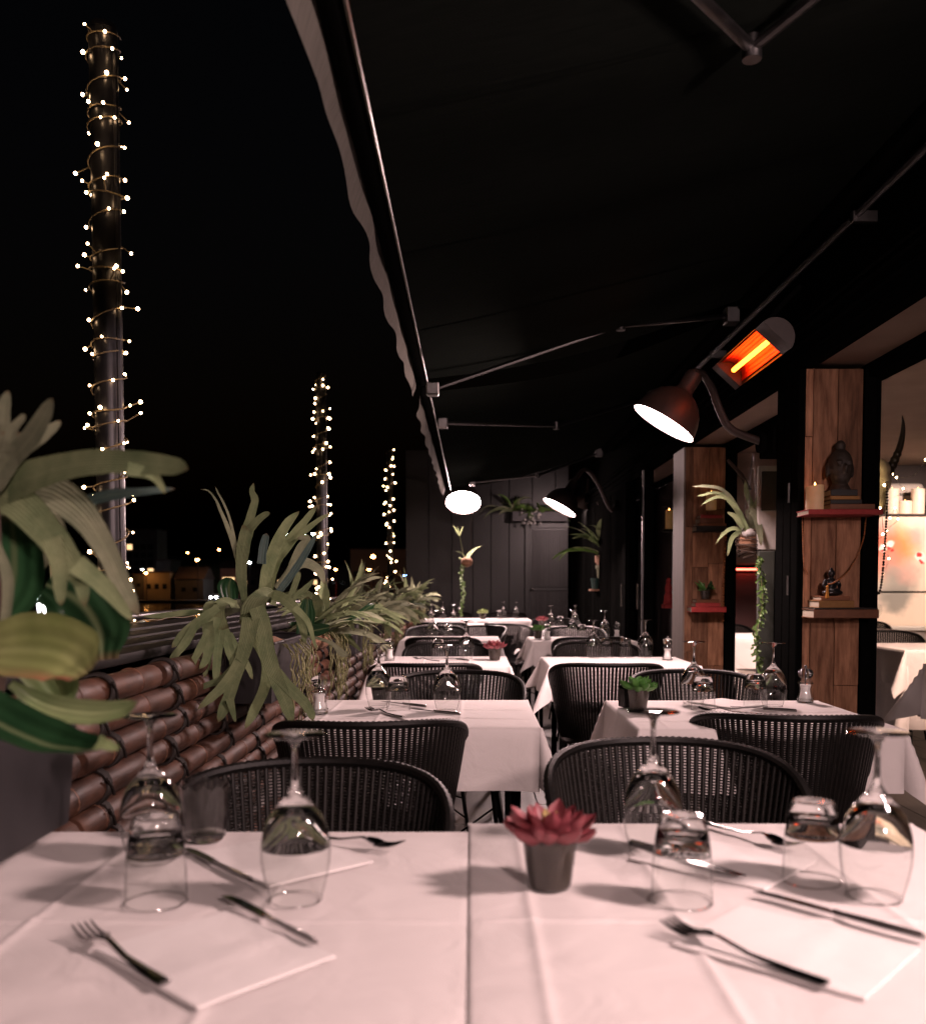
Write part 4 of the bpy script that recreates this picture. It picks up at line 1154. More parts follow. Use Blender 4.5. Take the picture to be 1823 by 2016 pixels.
# ================================================================== wall lamps
def wall_lamp(head, n_, wall, label, r=.155, neck=None):
    """gooseneck lamp: head = middle of the mouth, n_ = direction it shines, wall = bracket point"""
    t = empty('gooseneck_lamp', head); tag(t, label, 'lamp', 'gooseneck wall lamps')
    h = Vector(head); m = frame_to(-Vector(n_))
    k = r / .155
    outer = [(.157, .0), (.154, .022), (.146, .056), (.130, .096), (.104, .132), (.072, .156), (.046, .170), (.040, .182), (.040, .25), (.036, .268), (.012, .276)]
    inner = [(.110, .100), (.140, .056), (.152, .022), (.157, .0)]
    MB().lathe([(a * k, z * k) for a, z in inner + outer[1:]], 48, m, cap1=True).build('shade', MT['shade'], t, True, 50)
    MB().lathe([(0, .014 * k), (.150 * k, .014 * k)], 48, m).build('glowing_disc', MT['lamp'], t, False)
    top = m @ Vector((0, 0, .27 * k)); w = Vector(wall) - h
    mid = neck or [top.lerp(w, .25) + Vector((0, 0, .16)), top.lerp(w, .55) + Vector((0, 0, .10)), top.lerp(w, .85) + Vector((0, 0, -.07))]
    MB().tube(spline([top] + [Vector(q) for q in mid] + [w], 26), .019 * k, 10).build('gooseneck', MT['shade'], t)
    MB().tube([w + Vector((-.02, 0, 0)), w + Vector((.03, 0, 0))], .05, 16).build('wall_plate', MT['blacksteel'], t)
    return t
hA = P(1306, 834, 4.35); wA = Vector((1.365, 4.44, P(1490, 868, 4.4).z))
CHLAST = wall_lamp(hA, (-.53, .05, -.85), wA, 'brown gooseneck lamp with a glowing white disc beside the red heater', r=px(131, 4.35) / 2,
          neck=[P(1366, 733, 4.36) - hA, P(1385, 738, 4.38) - hA, P(1402, 765, 4.40) - hA, P(1416, 805, 4.41) - hA, P(1440, 845, 4.42) - hA])
MB().bbox(-.05, .05, -.14, .07, -.07, .05, .006).build('wall_box', MT['blacksteel'], CHLAST, loc=tuple(wA - hA + Vector((.055, 0, 0))))
hB = P(1101, 1000, 8.6)
wall_lamp(hB, (-.48, -.07, -.86), (1.37, 8.9, hB.z + .05), 'gooseneck lamp seen as a thin bright slanting disc above the far tables', r=px(70, 8.6) / 2)
hC = P(912, 990, 11.3)
lc = wall_lamp(hC, (-.02, -.55, -.80), (hC.x + .02, 13.46, hC.z + .25), 'gooseneck lamp glowing as a round white disc at the far end, below the valance', r=px(67, 11.3) / 2,
          neck=[Vector((0, .35, .38)), Vector((.01, 1.1, .42)), Vector((.02, 1.9, .3))])
wall_lamp((1.36, .70, 2.02), (-.62, .46, -.64), (1.40, .98, 2.05), 'gooseneck lamp on the restaurant front beside the front right table', r=.126,
          neck=[(.10, .08, .30), (.12, .2, .26), (.08, .26, .12)])
wall_lamp((.95, -1.45, 1.95), (-.25, .60, -.75), (1.375, -1.35, 1.95), 'added gooseneck fill lamp, unseen behind the camera', r=.14)  # unseen lamp added as fill for the column fronts and mid-ground

hE = P(1147, 992, 11.4)
wall_lamp(hE, (-.30, .62, -.72), (1.37, 11.2, hE.z + .05), 'gooseneck lamp turned away from us, lighting the far door', r=.11)
# ================================================================== infrared heater
hx = empty('infrared_heater', (1.143, 3.50, P(1490, 712, 4.0).z)); tag(hx, 'infrared heater with an orange glowing tube under the awning', 'heater')
tilt = Matrix.Rotation(R(42), 4, 'Y')
def hm_(b): b.v = [tuple(tilt @ Vector(q)) for q in b.v]; return b
refl = MB(); n = 18; L0, L1 = .11, .66
for i in range(n + 1):
    a = R(-68 + 136 * i / n); rr = .066 + (.003 if i % 2 else 0)
    for y in (L0, L1): refl.v.append((rr * math.sin(a) * .98, y, rr * (math.cos(a) - .55)))
for i in range(n): refl.f.append((2 * i, 2 * i + 1, 2 * i + 3, 2 * i + 2))
hm_(refl).build('reflector', MT['reflector'], hx, True, 20)
hs = MB(); n = 18
for i in range(n + 1):
    a = R(-82 + 164 * i / n)
    for y in (0, .74): hs.v.append((.072 * math.sin(a), y, .072 * (math.cos(a) - .5)))
for i in range(n): hs.f.append((2 * i, 2 * i + 2, 2 * i + 3, 2 * i + 1))
hm_(hs).build('housing', MT['dullsteel'], hx, True, None)
for y0_, y1_ in ((0, .105), (.665, .74)):
    c = MB(); k = 14; pr = [(.0715 * math.sin(R(-82 + 164 * i / k)), .0715 * (math.cos(R(-82 + 164 * i / k)) - .5)) for i in range(k + 1)]
    for y in (y0_, y1_): c.v += [(a, y, b_) for a, b_ in pr]
    for i in range(k): c.f.append((i, i + 1, k + 2 + i, k + 1 + i))
    c.f.append(tuple(range(k, -1, -1))); c.f.append(tuple(range(k + 1, 2 * k + 2))); c.f.append((0, k + 1, 2 * k + 1, k))
    hm_(c).build('end_cap', MT['shade'], hx, True, 40)
hm_(MB().tube([(0, L0 + .01, -.012), (0, L1 - .05, -.012)], .010, 12)).build('heating_tube', MT['element'], hx)
MB().tube([(.02, .4, .08), (.12, .4, .2), (.2, .4, .28)], .012, 8).build('mounting_arm', MT['blacksteel'], hx)

# ================================================================== poles wound with fairy lights
def fairy_pole(x, y, top, label1, label2, nb, turns, seed, bulbr=.0062, pr=.056):
    r = random.Random(seed)
    p = empty('steel_pole', (x, y, -.3)); tag(p, label1, 'pole', 'steel poles beyond the fence')
    MB().tube([(0, 0, 0), (0, 0, top + .3)], pr, 24).build('tube', MT['pole'], p)
    MB().tube([(0, 0, top + .3), (0, 0, top + .325)], [pr * 1.04, pr * .9], 24).build('cap', MT['pole'], p)
    MB().lathe([(0, 0), (.12, 0), (.12, .012), (0, .012)], 20).build('base_plate', MT['pole'], p)
    MB().tube([(pr * .9, -.02, .3), (pr * .9, -.02, top + .2)], .012, 8).build('cable_pipe', MT['pole'], p)
    s = empty('fairy_light_string', (x, y, .9)); tag(s, label2, 'string lights', 'warm fairy lights wound round the poles')
    n = int(turns * 16); pts = []
    for i in range(n + 1):
        u = i / n; a = u * turns * 2 * math.pi + .5 * math.sin(u * 37 + seed); rr = pr + .004 + .016 * (noise.noise((u * 22, seed, 0)) + .35)
        z = (top - .9) * (u + .012 * math.sin(u * 51 + seed)) + .02 * noise.noise((u * 60, 1, seed))
        pts.append(Vector((max(pr + .004, rr) * math.cos(a), max(pr + .004, rr) * math.sin(a), z)))
    MB().tube(pts, .0034, 5).build('wire', MT['wire'], s)
    bm_ = MB().ball((0, 0, 0), bulbr, 10, 7).mesh('bulb', MT['bulb'])
    sm_ = MB().tube([(0, 0, 0), (1, 0, 0)], .0028, 5).mesh('socket', MT['wire'])
    for k in range(nb):
        i = int((k + r.random()) / nb * n); q = pts[min(i, n)]
        d = Vector((q.x, q.y, r.uniform(-.05, .05))).normalized(); L_ = r.choice((.012, .022, .05)) * r.uniform(.7, 1.3)
        b = O('bulb', bm_, s, tuple(q + d * L_)); b.scale = (r.uniform(.7, 1.25),) * 3
        o = O('socket', sm_, s, tuple(q)); o.rotation_euler = d.to_track_quat('X', 'Z').to_euler(); o.scale = (L_, 1, 1)
PX = -1.5
for (xd, yt, D, w1_, nb, tr, sd) in ((212, 62, 3.88, 'nearest, tallest in the picture, at the left', 104, 27, 3), (633, 738, 9.4, 'second, middle one behind the ferns', 74, 22, 5), (768, 888, 16.6, 'farthest and smallest', 48, 20, 8)):
    q = P(xd, (yt + 1150) / 2, D); top = P(xd, yt, D).z
    fairy_pole(q.x, q.y, top, 'dark steel pole, ' + w1_, 'warm fairy lights wound round the pole, ' + w1_, nb, tr, sd, bulbr=.0066 if D < 5 else .0095 if D < 12 else .013, pr=.056 if D < 5 else .05)

# ================================================================== plants
VIEW = Vector((0, -1, .25))
def leaf_px(b, pts, D, widths, n=14, dd=(0,), hint=None, cup=.12, **kw):
    """leaf whose spine runs through photo positions pts at depths D + dd"""
    k = len(pts) - 1; sp = []
    for i, (x, y) in enumerate(pts):
        t = i / max(1, k) * (len(dd) - 1); j = min(int(t), len(dd) - 1); u = t - j
        o = dd[j] * (1 - u) + dd[min(j + 1, len(dd) - 1)] * u
        sp.append(P(x, y, D + o))
    widths = list(widths)
    if len(widths) > 2 and widths[-2] > 7: widths[-1] = max(widths[-1], widths[-2] * .5)
    n = max(n, 18); s = spline(sp, n); w = [px(a * (1.12 if D < 2 else 1.0), D) for a in interp(widths, n)]
    if len(widths) > 2 and widths[-1] < 22:
        for i in range(n + 1):
            u = i / n
            if u > .86: w[i] *= max(.03, math.sqrt(max(0, 1 - ((u - .86) / .14) ** 2)))
    h = hint or VIEW
    b.ribbon([p - ORG for p in s], w, h, cup=cup, **kw)
ORG = Vector((0, 0, 0))
def plant(name, org, label, cat='plant', group=None):
    global ORG
    ORG = Vector(org); t = empty(name, tuple(org)); return tag(t, label, cat, group)

# ---- big fern nearest the camera, out of focus
PG = 'ferns and leafy plants in the fence planters'
fp = plant('staghorn_fern', (-.71, 1.15, .95), 'blurred staghorn fern filling the left foreground', group=PG)
D0 = 1.22
def frond(t, D, branches, mat, name='frond', cup=.05, n=14, **kw):
    b = MB()
    for (pts, ws, dd) in branches: leaf_px(b, pts, D, ws, n, dd, cup=cup, **kw)
    return b.build(name, MT[mat], t, True, None)
frond(fp, D0, [([(-60, 1010), (-20, 950), (20, 890), (25, 850)], [50, 55, 52, 40], (0,)), ([(10, 900), (5, 850), (8, 800), (16, 768)], [34, 30, 24, 8], (0, .02)), ([(25, 900), (60, 860), (88, 815), (104, 784)], [40, 40, 30, 8], (0, -.03)),
                ([(35, 890), (75, 865), (100, 845), (120, 828)], [30, 26, 20, 6], (0, .02)), ([(15, 890), (22, 850), (42, 825), (50, 815)], [22, 20, 14, 6], (0,))], 'fern2')
frond(fp, D0 - .05, [([(-70, 1000), (40, 945), (160, 912), (270, 910), (340, 918), (371, 924)], [70, 66, 50, 42, 34, 12], (.1, 0, -.05)), ([(250, 922), (300, 935), (316, 955), (325, 972)], [24, 18, 12, 6], (-.02, 0))], 'fern')
frond(fp, D0 - .02, [([(-50, 960), (30, 985), (95, 1050), (140, 1110), (160, 1150), (168, 1195)], [60, 62, 56, 44, 26, 16], (.05, -.04)), ([(100, 1060), (115, 1110), (118, 1150), (120, 1192)], [40, 30, 24, 16], (-.03, -.06)), ([(150, 1110), (200, 1150), (235, 1190), (262, 1222)], [34, 30, 22, 6], (-.03, 0))], 'fern')
frond(fp, D0 + .05, [([(-40, 1000), (70, 960), (150, 1000), (205, 1075), (240, 1150), (275, 1215)], [60, 64, 54, 40, 34, 8], (0,))], 'fern2')
frond(fp, D0 + .1, [([(-10, 980), (60, 1000), (110, 1050), (75, 1120), (60, 1160)], [40, 44, 40, 22, 8], (0,))], 'fern2')
frond(fp, D0 + .06, [([(150, 992), (215, 975), (290, 967), (345, 962)], [20, 22, 14, 4], (0,))], 'blue')
frond(fp, D0 + .03, [([(-20, 1220), (20, 1150), (25, 1080), (20, 1010)], [90, 120, 110, 40], (0, .05))], 'glossy', 'leaf')
frond(fp, D0 + .10, [([(90, 1150), (150, 1180), (190, 1235), (200, 1300)], [60, 130, 120, 20], (0,))], 'glossy', 'leaf')
frond(fp, D0 - .10, [([(-30, 1275), (30, 1268), (90, 1272), (135, 1290), (165, 1320)], [90, 118, 132, 118, 30], (0, -.05))], 'orchid2', 'leaf', cup=.2, hint=Vector((.2, -1, .5)))
frond(fp, D0 - .08, [([(20, 1220), (70, 1290), (110, 1350), (128, 1395)], [30, 90, 80, 12], (0,))], 'orchid', 'leaf', cup=.2)
frond(fp, D0 - .12, [([(20, 1345), (80, 1385), (160, 1402), (230, 1398), (272, 1382)], [16, 44, 46, 34, 6], (0,))], 'orchid', 'leaf', cup=.25)
frond(fp, D0 - .16, [([(-80, 1360), (0, 1408), (80, 1444), (150, 1462), (195, 1464)], [80, 90, 84, 60, 40], (0, -.04))], 'glossy', 'leaf', cup=.3, hint=Vector((.1, -.6, .9)))
frond(fp, D0 - .16, [([(188, 1462), (210, 1467), (235, 1476)], [38, 26, 5], (-.04,))], 'orchid', 'leaf_tip', cup=.2, hint=Vector((.1, -.6, .9)))
frond(fp, D0 - .06, [([(-10, 1060), (15, 1140), (10, 1220), (-5, 1300)], [14, 22, 18, 10], (0,))], 'fern2')
MB().tube([tuple(P(-30, 1480, D0) - ORG), tuple(P(0, 1300, D0) - ORG), tuple(P(-20, 1000, D0) - ORG)], .012, 8).build('stem', MT['twig'], fp)

# ---- large staghorn fern over the second planter
D1 = 3.15
sf = plant('staghorn_fern', (-.70, 3.2, .95), 'large staghorn fern with antler fronds hanging over the bamboo by the second table', group=PG)
frond(sf, D1, [([(482, 1186), (475, 1127), (480, 1073), (489, 1036)], [13, 22, 27, 25], (0, .03)), ([(487, 1042), (493, 1019), (499, 998), (502, 984), (496, 966), (500, 950)], [22, 18, 16, 15, 11, 2], (.03, .05)), ([(488, 1046), (505, 1027), (519, 1015), (532, 1010)], [18, 16, 14, 8], (.03, 0))], 'fern')
frond(sf, D1 + .04, [([(478, 1150), (462, 1080), (447, 1035), (434, 1005), (425, 984), (410, 966), (394, 963)], [10, 9, 8, 6, 4, 3, 1], (0,)), ([(465, 1075), (452, 1020), (440, 990), (428, 968), (424, 958)], [6, 5, 4, 3, 1], (0,))], 'fern2', 'withered_frond')
frond(sf, D1 + .10, [([(520, 1180), (528, 1120), (545, 1070), (566, 1030), (590, 1006)], [24, 26, 24, 18, 3], (0, .05))], 'fern')
frond(sf, D1 + .14, [([(525, 1170), (540, 1110), (575, 1060), (605, 1020), (624, 996)], [22, 24, 22, 14, 3], (0, .05)), ([(568, 1070), (600, 1045), (630, 1022), (650, 1012)], [14, 13, 9, 3], (.02, 0))], 'fern')
frond(sf, D1 + .05, [([(515, 1110), (518, 1080), (525, 1050)], [18, 17, 14], (0,))], 'blue', 'blue_frond')
frond(sf, D1 - .02, [([(545, 1170), (575, 1130), (600, 1092), (624, 1050)], [14, 15, 14, 8], (0,))], 'blue', 'blue_frond')
frond(sf, D1 + .12, [([(560, 1150), (590, 1085), (605, 1060), (585, 1060)], [16, 20, 14, 4], (0,))], 'fern2')
frond(sf, D1 + .08, [([(545, 1160), (590, 1110), (625, 1120), (640, 1150)], [18, 22, 18, 4], (0,))], 'fern2')
# the big hanging antler
frond(sf, D1 - .36, [([(545, 1182), (520, 1170), (502, 1188), (492, 1225)], [26, 40, 48, 46], (.30, 0)), ([(494, 1215), (486, 1260), (474, 1300), (450, 1340), (420, 1370), (388, 1398)], [36, 30, 26, 24, 18, 4], (0, -.22)),
                ([(476, 1300), (460, 1345), (446, 1385), (430, 1422)], [24, 22, 24, 6], (-.05, -.2)), ([(452, 1375), (458, 1400), (464, 1422)], [16, 11, 3], (-.16, -.2)),
                ([(505, 1195), (520, 1240), (528, 1290), (545, 1340), (565, 1390), (577, 1432)], [34, 30, 30, 28, 24, 5], (0, -.04)), ([(542, 1325), (570, 1355), (598, 1382), (612, 1404), (616, 1420)], [26, 24, 20, 16, 2], (-.02, -.04))], 'fern')
frond(sf, D1 - .28, [([(535, 1170), (560, 1180), (585, 1205), (597, 1240), (601, 1270)], [22, 24, 20, 16, 4], (.2, 0)), ([(580, 1195), (605, 1222), (616, 1255), (622, 1278)], [14, 11, 8, 2], (0,))], 'fern')
frond(sf, D1 - .42, [([(470, 1190), (440, 1186), (425, 1205), (432, 1245)], [20, 30, 38, 40], (.28, 0)), ([(424, 1215), (412, 1260), (408, 1300), (402, 1335)], [26, 22, 18, 6], (0,)), ([(432, 1240), (428, 1290), (426, 1320), (424, 1348)], [24, 18, 16, 5], (0, -.03)),
                ([(440, 1240), (452, 1280), (458, 1305), (457, 1325)], [22, 18, 14, 5], (0,)), ([(448, 1250), (470, 1285), (488, 1312), (497, 1338)], [20, 16, 13, 4], (0, .02))], 'fern')
frond(sf, D1 - .48, [([(440, 1190), (412, 1188), (408, 1225), (412, 1265), (405, 1300), (392, 1318)], [12, 22, 24, 22, 16, 4], (.3, 0, -.05))], 'fern')
frond(sf, D1 - .42, [([(430, 1196), (395, 1222), (362, 1250), (338, 1275)], [16, 22, 22, 6], (0,)), ([(385, 1230), (365, 1265), (345, 1290), (332, 1310)], [16, 18, 16, 5], (0, -.03))], 'fern')
frond(sf, D1 - .55, [([(410, 1240), (395, 1275), (382, 1300), (374, 1322)], [12, 16, 14, 5], (0,))], 'fern')
frond(sf, D1 - .2, [([(420, 1204), (370, 1206), (320, 1212), (280, 1214)], [6, 12, 11, 2], (0,))], 'fern')
frond(sf, D1 - .30, [([(500, 1250), (525, 1300), (522, 1350), (500, 1400), (482, 1436)], [26, 24, 22, 20, 5], (0,))], 'fern')
frond(sf, D1 - .45, [([(470, 1300), (440, 1335), (405, 1350), (385, 1360)], [14, 16, 12, 3], (0,))], 'fern')
frond(sf, D1 + .0, [([(440, 1215), (460, 1195), (490, 1195), (520, 1210)], [10, 26, 26, 8], (0,))], 'fern2')
frond(sf, D1 + .02, [([(452, 1180), (450, 1155), (455, 1138)], [34, 42, 20], (0,))], 'glossy', 'leaf')
frond(sf, D1 - .02, [([(597, 1250), (603, 1210), (606, 1175)], [30, 36, 16], (0,))], 'glossy', 'leaf')
frond(sf, D1 - .05, [([(600, 1245), (625, 1240), (652, 1235)], [14, 26, 4], (0,))], 'glossy', 'leaf')
frond(sf, D1 + .1, [([(600, 1250), (630, 1258), (655, 1268), (672, 1285), (688, 1293)], [8, 6, 8, 14, 2], (0,))], 'fern2', 'leaf')
frond(sf, D1 + .06, [([(570, 1180), (585, 1140), (590, 1125)], [12, 12, 6], (0,)), ([(572, 1182), (600, 1160), (618, 1140)], [12, 12, 5], (0,))], 'fern')
MB().ball((0, 0, -.02), (.08, .16, .06), 12, 8).build('root_ball', MT['coco'], sf)

def roots(t, x, y, z, n, L_, seed, spread=.06):
    r = random.Random(seed); b = MB()
    for i in range(n):
        p = Vector((x + r.uniform(-.02, .03), y + r.uniform(-spread, spread), z)); pts = [p]; L1_ = L_ * r.uniform(.5, 1.15); k = 14
        ph = r.uniform(0, 6)
        for j in range(k):
            pts.append(pts[-1] + Vector((.006 * math.sin(ph + j * 1.3) + (.012 if j < 2 else 0), .008 * math.sin(ph * 2 + j * 1.1) + r.uniform(-.004, .004), -L1_ / k)))
        b.tube(pts, [.0022] * k + [.0008], 4)
    return b.build('hanging_roots', MT['root'], t, True, None)
roots(sf, .095, -.10, .02, 12, .30, 4)
roots(sf, .095, .12, .02, 12, .26, 5)

def arching(t, mats, cnt, seed, L0_, L1_, up0=20, up1=80, w=.03, center=(0, 0, 0), spread=(.05, .22), grav=2.2, bias=None, name='leaf', fork=.0):
    r = random.Random(seed)
    for i in range(cnt):
        az = r.uniform(0, 2 * math.pi)
        if bias is not None and r.random() < .6: az = bias + r.uniform(-1.3, 1.3)
        curl = r.uniform(-.16, .16)
        el = R(r.uniform(up0, up1)); L_ = r.uniform(L0_, L1_); k = 12
        d = Vector((math.cos(az) * math.cos(el), math.sin(az) * math.cos(el), math.sin(el)))
        p = Vector(center) + Vector((r.uniform(-spread[0], spread[0]), r.uniform(-spread[1], spread[1]), 0)); pts = [p.copy()]
        for j in range(k):
            d = (d + d.cross(Vector((0, 0, 1))) * curl + Vector((0, 0, -grav * L_ / k * (.4 + j / k)))).normalized(); p = p + d * (L_ / k); pts.append(p.copy())
        ww = w * r.uniform(.55, 1.5); b = MB()
        hint = Vector((r.uniform(-.6, .6), -.5 + r.uniform(-.6, .6), 1))
        b.ribbon(pts, [ww * a for a in interp((.35, .8, 1, .95, .6, .03), k)], hint, cup=r.uniform(.1, .3), wave=.1)
        if r.random() < fork:
            sd = d.cross(Vector((0, 0, 1))).normalized()
            for sg in (-1, 1):
                q = pts[7].copy(); dd_ = (pts[8] - pts[7]).normalized() + sd * (.55 * sg); fs = [q.copy()]
                for j in range(6):
                    dd_ = (dd_ + Vector((0, 0, -.12))).normalized(); q = q + dd_ * (L_ * .065); fs.append(q.copy())
                b.ribbon(fs, [ww * a for a in (.7, .62, .55, .5, .42, .3, .03)], hint, cup=.1)
        b.build(name, MT[r.choice(mats)], t, True, None)
def mixed_plant(y, label, seed, big=1.0, z=.95):
    t = plant('leafy_plant', (-.70, y, z), label, group=PG)
    arching(t, ['fern2', 'fern2', 'fern'], 15, seed, .20 * big, .44 * big, 20, 85, .048, bias=0, spread=(.05, .26))
    arching(t, ['fern', 'fern2'], 12, seed + 1, .26, .44, 10, 65, .056, bias=-.3, spread=(.05, .24), grav=3.4, name='frond', fork=1)
    arching(t, ['glossy'], 9, seed + 2, .12, .24, 0, 45, .08, bias=0, spread=(.05, .26))
    roots(t, .085, -.18, .01, 12, .30, seed + 3); roots(t, .085, .10, .01, 14, .34, seed + 4)
    MB().ball((0, 0, -.03), (.07, .28, .05), 12, 8).build('root_ball', MT['coco'], t)
    return t
mixed_plant(4.2, 'grey-leaved strap plant between the big staghorn fern and the root-hung planter', 21, .95)
mixed_plant(5.4, 'grey arching plant with hanging roots in the third planter', 31, 1.05)
mixed_plant(6.5, 'arching leafy plant in front of the second light-wound pole', 37, .9)
mixed_plant(7.65, 'arching green plant in the fourth planter', 41, 1.0)
mixed_plant(9.85, 'pale leafy plant farthest along the fence', 51, 1.0)
mixed_plant(11.3, 'small leafy plant at the end of the fence by the black wall', 61, .9)

def vine(t, top, L_, n, seed, mat='vine', s=.011):
    r = random.Random(seed); b = MB(); top = Vector(top)
    for i in range(n):
        u = i / n; p = top + Vector((.014 * math.sin(u * 9 + seed) + r.uniform(-.016, .016), r.uniform(-.016, .016), -L_ * u))
        d = Vector((r.uniform(-1, 1), r.uniform(-1, .3), r.uniform(-.9, -.1))).normalized()
        b.ribbon([p, p + d * s * .6, p + d * s * 1.3, p + d * s * 1.9], [s * .4, s * .95, s * .8, s * .05], (0, -1, .3), cup=.2, n=2)
    b.build('vine_leaves', MT[mat], t, True, None)
    MB().tube([top + Vector((.014 * math.sin(k * .9 + seed), 0, -L_ * k / 10)) for k in range(11)], .0022, 5).build('vine_stem', MT['root'], t)

# ---- hanging coconut with a trailing vine near the far wall
q = P(919, 1105, 11.0)
hc = plant('hanging_planter', tuple(q), 'coconut shell planter hung on a cord below the round lamp, with a trailing vine', 'hanging plant', 'hanging plants')
MB().ball((0, 0, -.01), (.068, .066, .060), 14, 9).build('shell', MT['coco'], hc)
MB().tube([(.05, 0, .03), (.052, 0, .55), (.045, 0, 1.05)], .004, 5).build('cord', MT['twig'], hc)
MB().tube([(-.03, 0, .0), (-.06, -.02, .18), (-.085, -.01, .30)], [.008, .006, .004], 6).build('branch', MT['fern2'], hc)
for k, (dx_, dz_) in enumerate(((-.16, .42), (-.11, .40), (-.04, .41))):
    b = MB(); b.ribbon([Vector((-.085, -.01, .29)), Vector(((-.085 + dx_) / 2, -.02, .36)), Vector((dx_, -.03, dz_))], [.006, .016, .002], (0, -1, 0)); b.build('leaf', MT['fern'], hc)
vine(hc, (-.05, -.03, -.04), .60, 110, 3, s=.016)
arching(hc, ['fern'], 4, 77, .3, .45, 20, 50, .025, bias=math.pi, spread=(.02, .02), grav=2.5)

# ---- planter with flowers above the far door
q = P(1058, 1030, FY - .16)
dp = plant('door_planter', (q.x, FY - .17, dzt + .08), 'dark trough of ferns and pale flowers above the far door', 'planter')
MB().bbox(-.36, .42, -.09, .09, 0, .14, .005).build('trough', MT['zinc'], dp)
MB().box(-.35, .41, -.08, .08, .12, .15).build('soil', MT['earth'], dp, smooth=False)
arching(dp, ['fern', 'vine', 'fern2'], 18, 81, .32, .55, 20, 70, .05, center=(-.32, -.02, .14), spread=(.1, .04), bias=math.pi, grav=4)
arching(dp, ['glossy', 'vine', 'vine'], 12, 82, .2, .36, 0, 50, .11, center=(.15, -.05, .13), spread=(.28, .04), bias=-1.57, grav=5)
fb = random.Random(9)
for i in range(26):
    b = MB(); b.ball((-.12 + fb.uniform(-.14, .16), -.12 + fb.uniform(-.04, .04), .10 + fb.uniform(-.15, .10)), .018, 7, 5); b.build('flower', MT['flower'], dp)

# ---- wall shelf with pots on the right side wall
q = P(1192, 1160, 10.3)
wsf = empty('wall_shelf', (q.x, q.y, q.z)); tag(wsf, 'small pink wall shelf carrying the pots at the far right', 'shelf')
MB().bbox(-.17, .16, -.12, .12, -.02, 0, .004).build('board', MT['terracotta'], wsf)
MB().tube([(.15, 0, -.02), (.15, 0, -.22)], .008, 6).build('bracket', MT['blacksteel'], wsf)
MB().tube([(-.12, 0, -.02), (.15, 0, -.22)], .008, 6).build('bracket', MT['blacksteel'], wsf)
def pot(x, r, h, mat, label):
    t = empty('flower_pot', (q.x + x, q.y - .03, q.z)); tag(t, label, 'pot', 'pots on the wall shelf')
    MB().lathe([(0, 0), (r * .72, 0), (r * .95, h * .85), (r * 1.05, h * .86), (r * 1.05, h), (r * .9, h), (r * .88, h * .9), (0, h * .9)], 20).build('body', MT[mat], t, True, 40); return t
pot(.0, .11, .26, 'sagepot', 'tall sage green pot in the middle of the far wall shelf')
pot(-.12, .045, .12, 'tealpot', 'small teal pot at the left of the far wall shelf')
pot(.11, .06, .13, 'tealpot', 'teal pot at the right of the far wall shelf')
t = empty('flower_pot', (q.x, q.y - .03, q.z + .24)); tag(t, 'round terracotta pot standing in the tall sage green pot', 'pot', 'pots on the wall shelf')
MB().lathe([(0, 0), (.08, 0), (.12, .06), (.125, .12), (.11, .13), (0, .125)], 20).build('body', MT['terracotta'], t, True, 40)
t2 = plant('staghorn_fern', (q.x, q.y - .03, q.z + .37), 'staghorn fern growing from the pots on the far wall shelf', group='potted ferns on the right')
arching(t2, ['fern', 'vine', 'orchid'], 18, 91, .35, .62, 10, 65, .06, bias=math.pi, spread=(.04, .04), grav=2.2, name='frond', fork=.8)
arching(t2, ['glossy'], 8, 92, .3, .5, 40, 85, .03, spread=(.06, .06), bias=0)
MB().tube(spline([(.05, 0, 0), (.10, 0, .25), (.17, 0, .45), (.12, 0, .62)], 12), [.014] * 10 + [.006] * 3, 6).build('branch', MT['twig'], t2)
MB().tube(spline([(.10, 0, .25), (.0, 0, .40), (-.10, 0, .58)], 10), .008, 6).build('branch', MT['twig'], t2)
vine(t2, (.05, -.05, -.6), .55, 70, 8, 'vine', .014)

# ---- hanging wire basket with a staghorn between the columns
D2 = 4.72
q = P(1474, 1068, D2)
hb = plant('hanging_basket', tuple(q), 'twig basket hanging between the two columns, holding a pale staghorn', 'hanging plant', 'hanging plants')
bk = MB(); r_ = random.Random(12)
for i in range(26):
    z = -.055 + .11 * r_.random(); a0 = r_.uniform(0, 6.28); rr = .062 * math.sqrt(max(.1, 1 - (z / .085) ** 2)) * r_.uniform(.96, 1.1); sl = r_.uniform(-.3, .3)
    bk.tube([(rr * math.cos(a0 + k * .35), rr * math.sin(a0 + k * .35), z + sl * .02 * (k - 5)) for k in range(11)], .0022, 4)
bk.build('twig_weave', MT['twig'], hb, True, None)
MB().ball((0, 0, -.002), (.058, .058, .055), 14, 9).build('fibre_ball', MT['coco'], hb)
MB().ball((-.01, -.03, .045), (.035, .03, .025), 10, 7).build('shield_frond', MT['flower'], hb)
for a in (0, 2.1, 4.2): MB().tube([(.05 * math.cos(a), .05 * math.sin(a), .04), (.015, 0, .45)], .0012, 4).build('wire', MT['dullsteel'], hb)
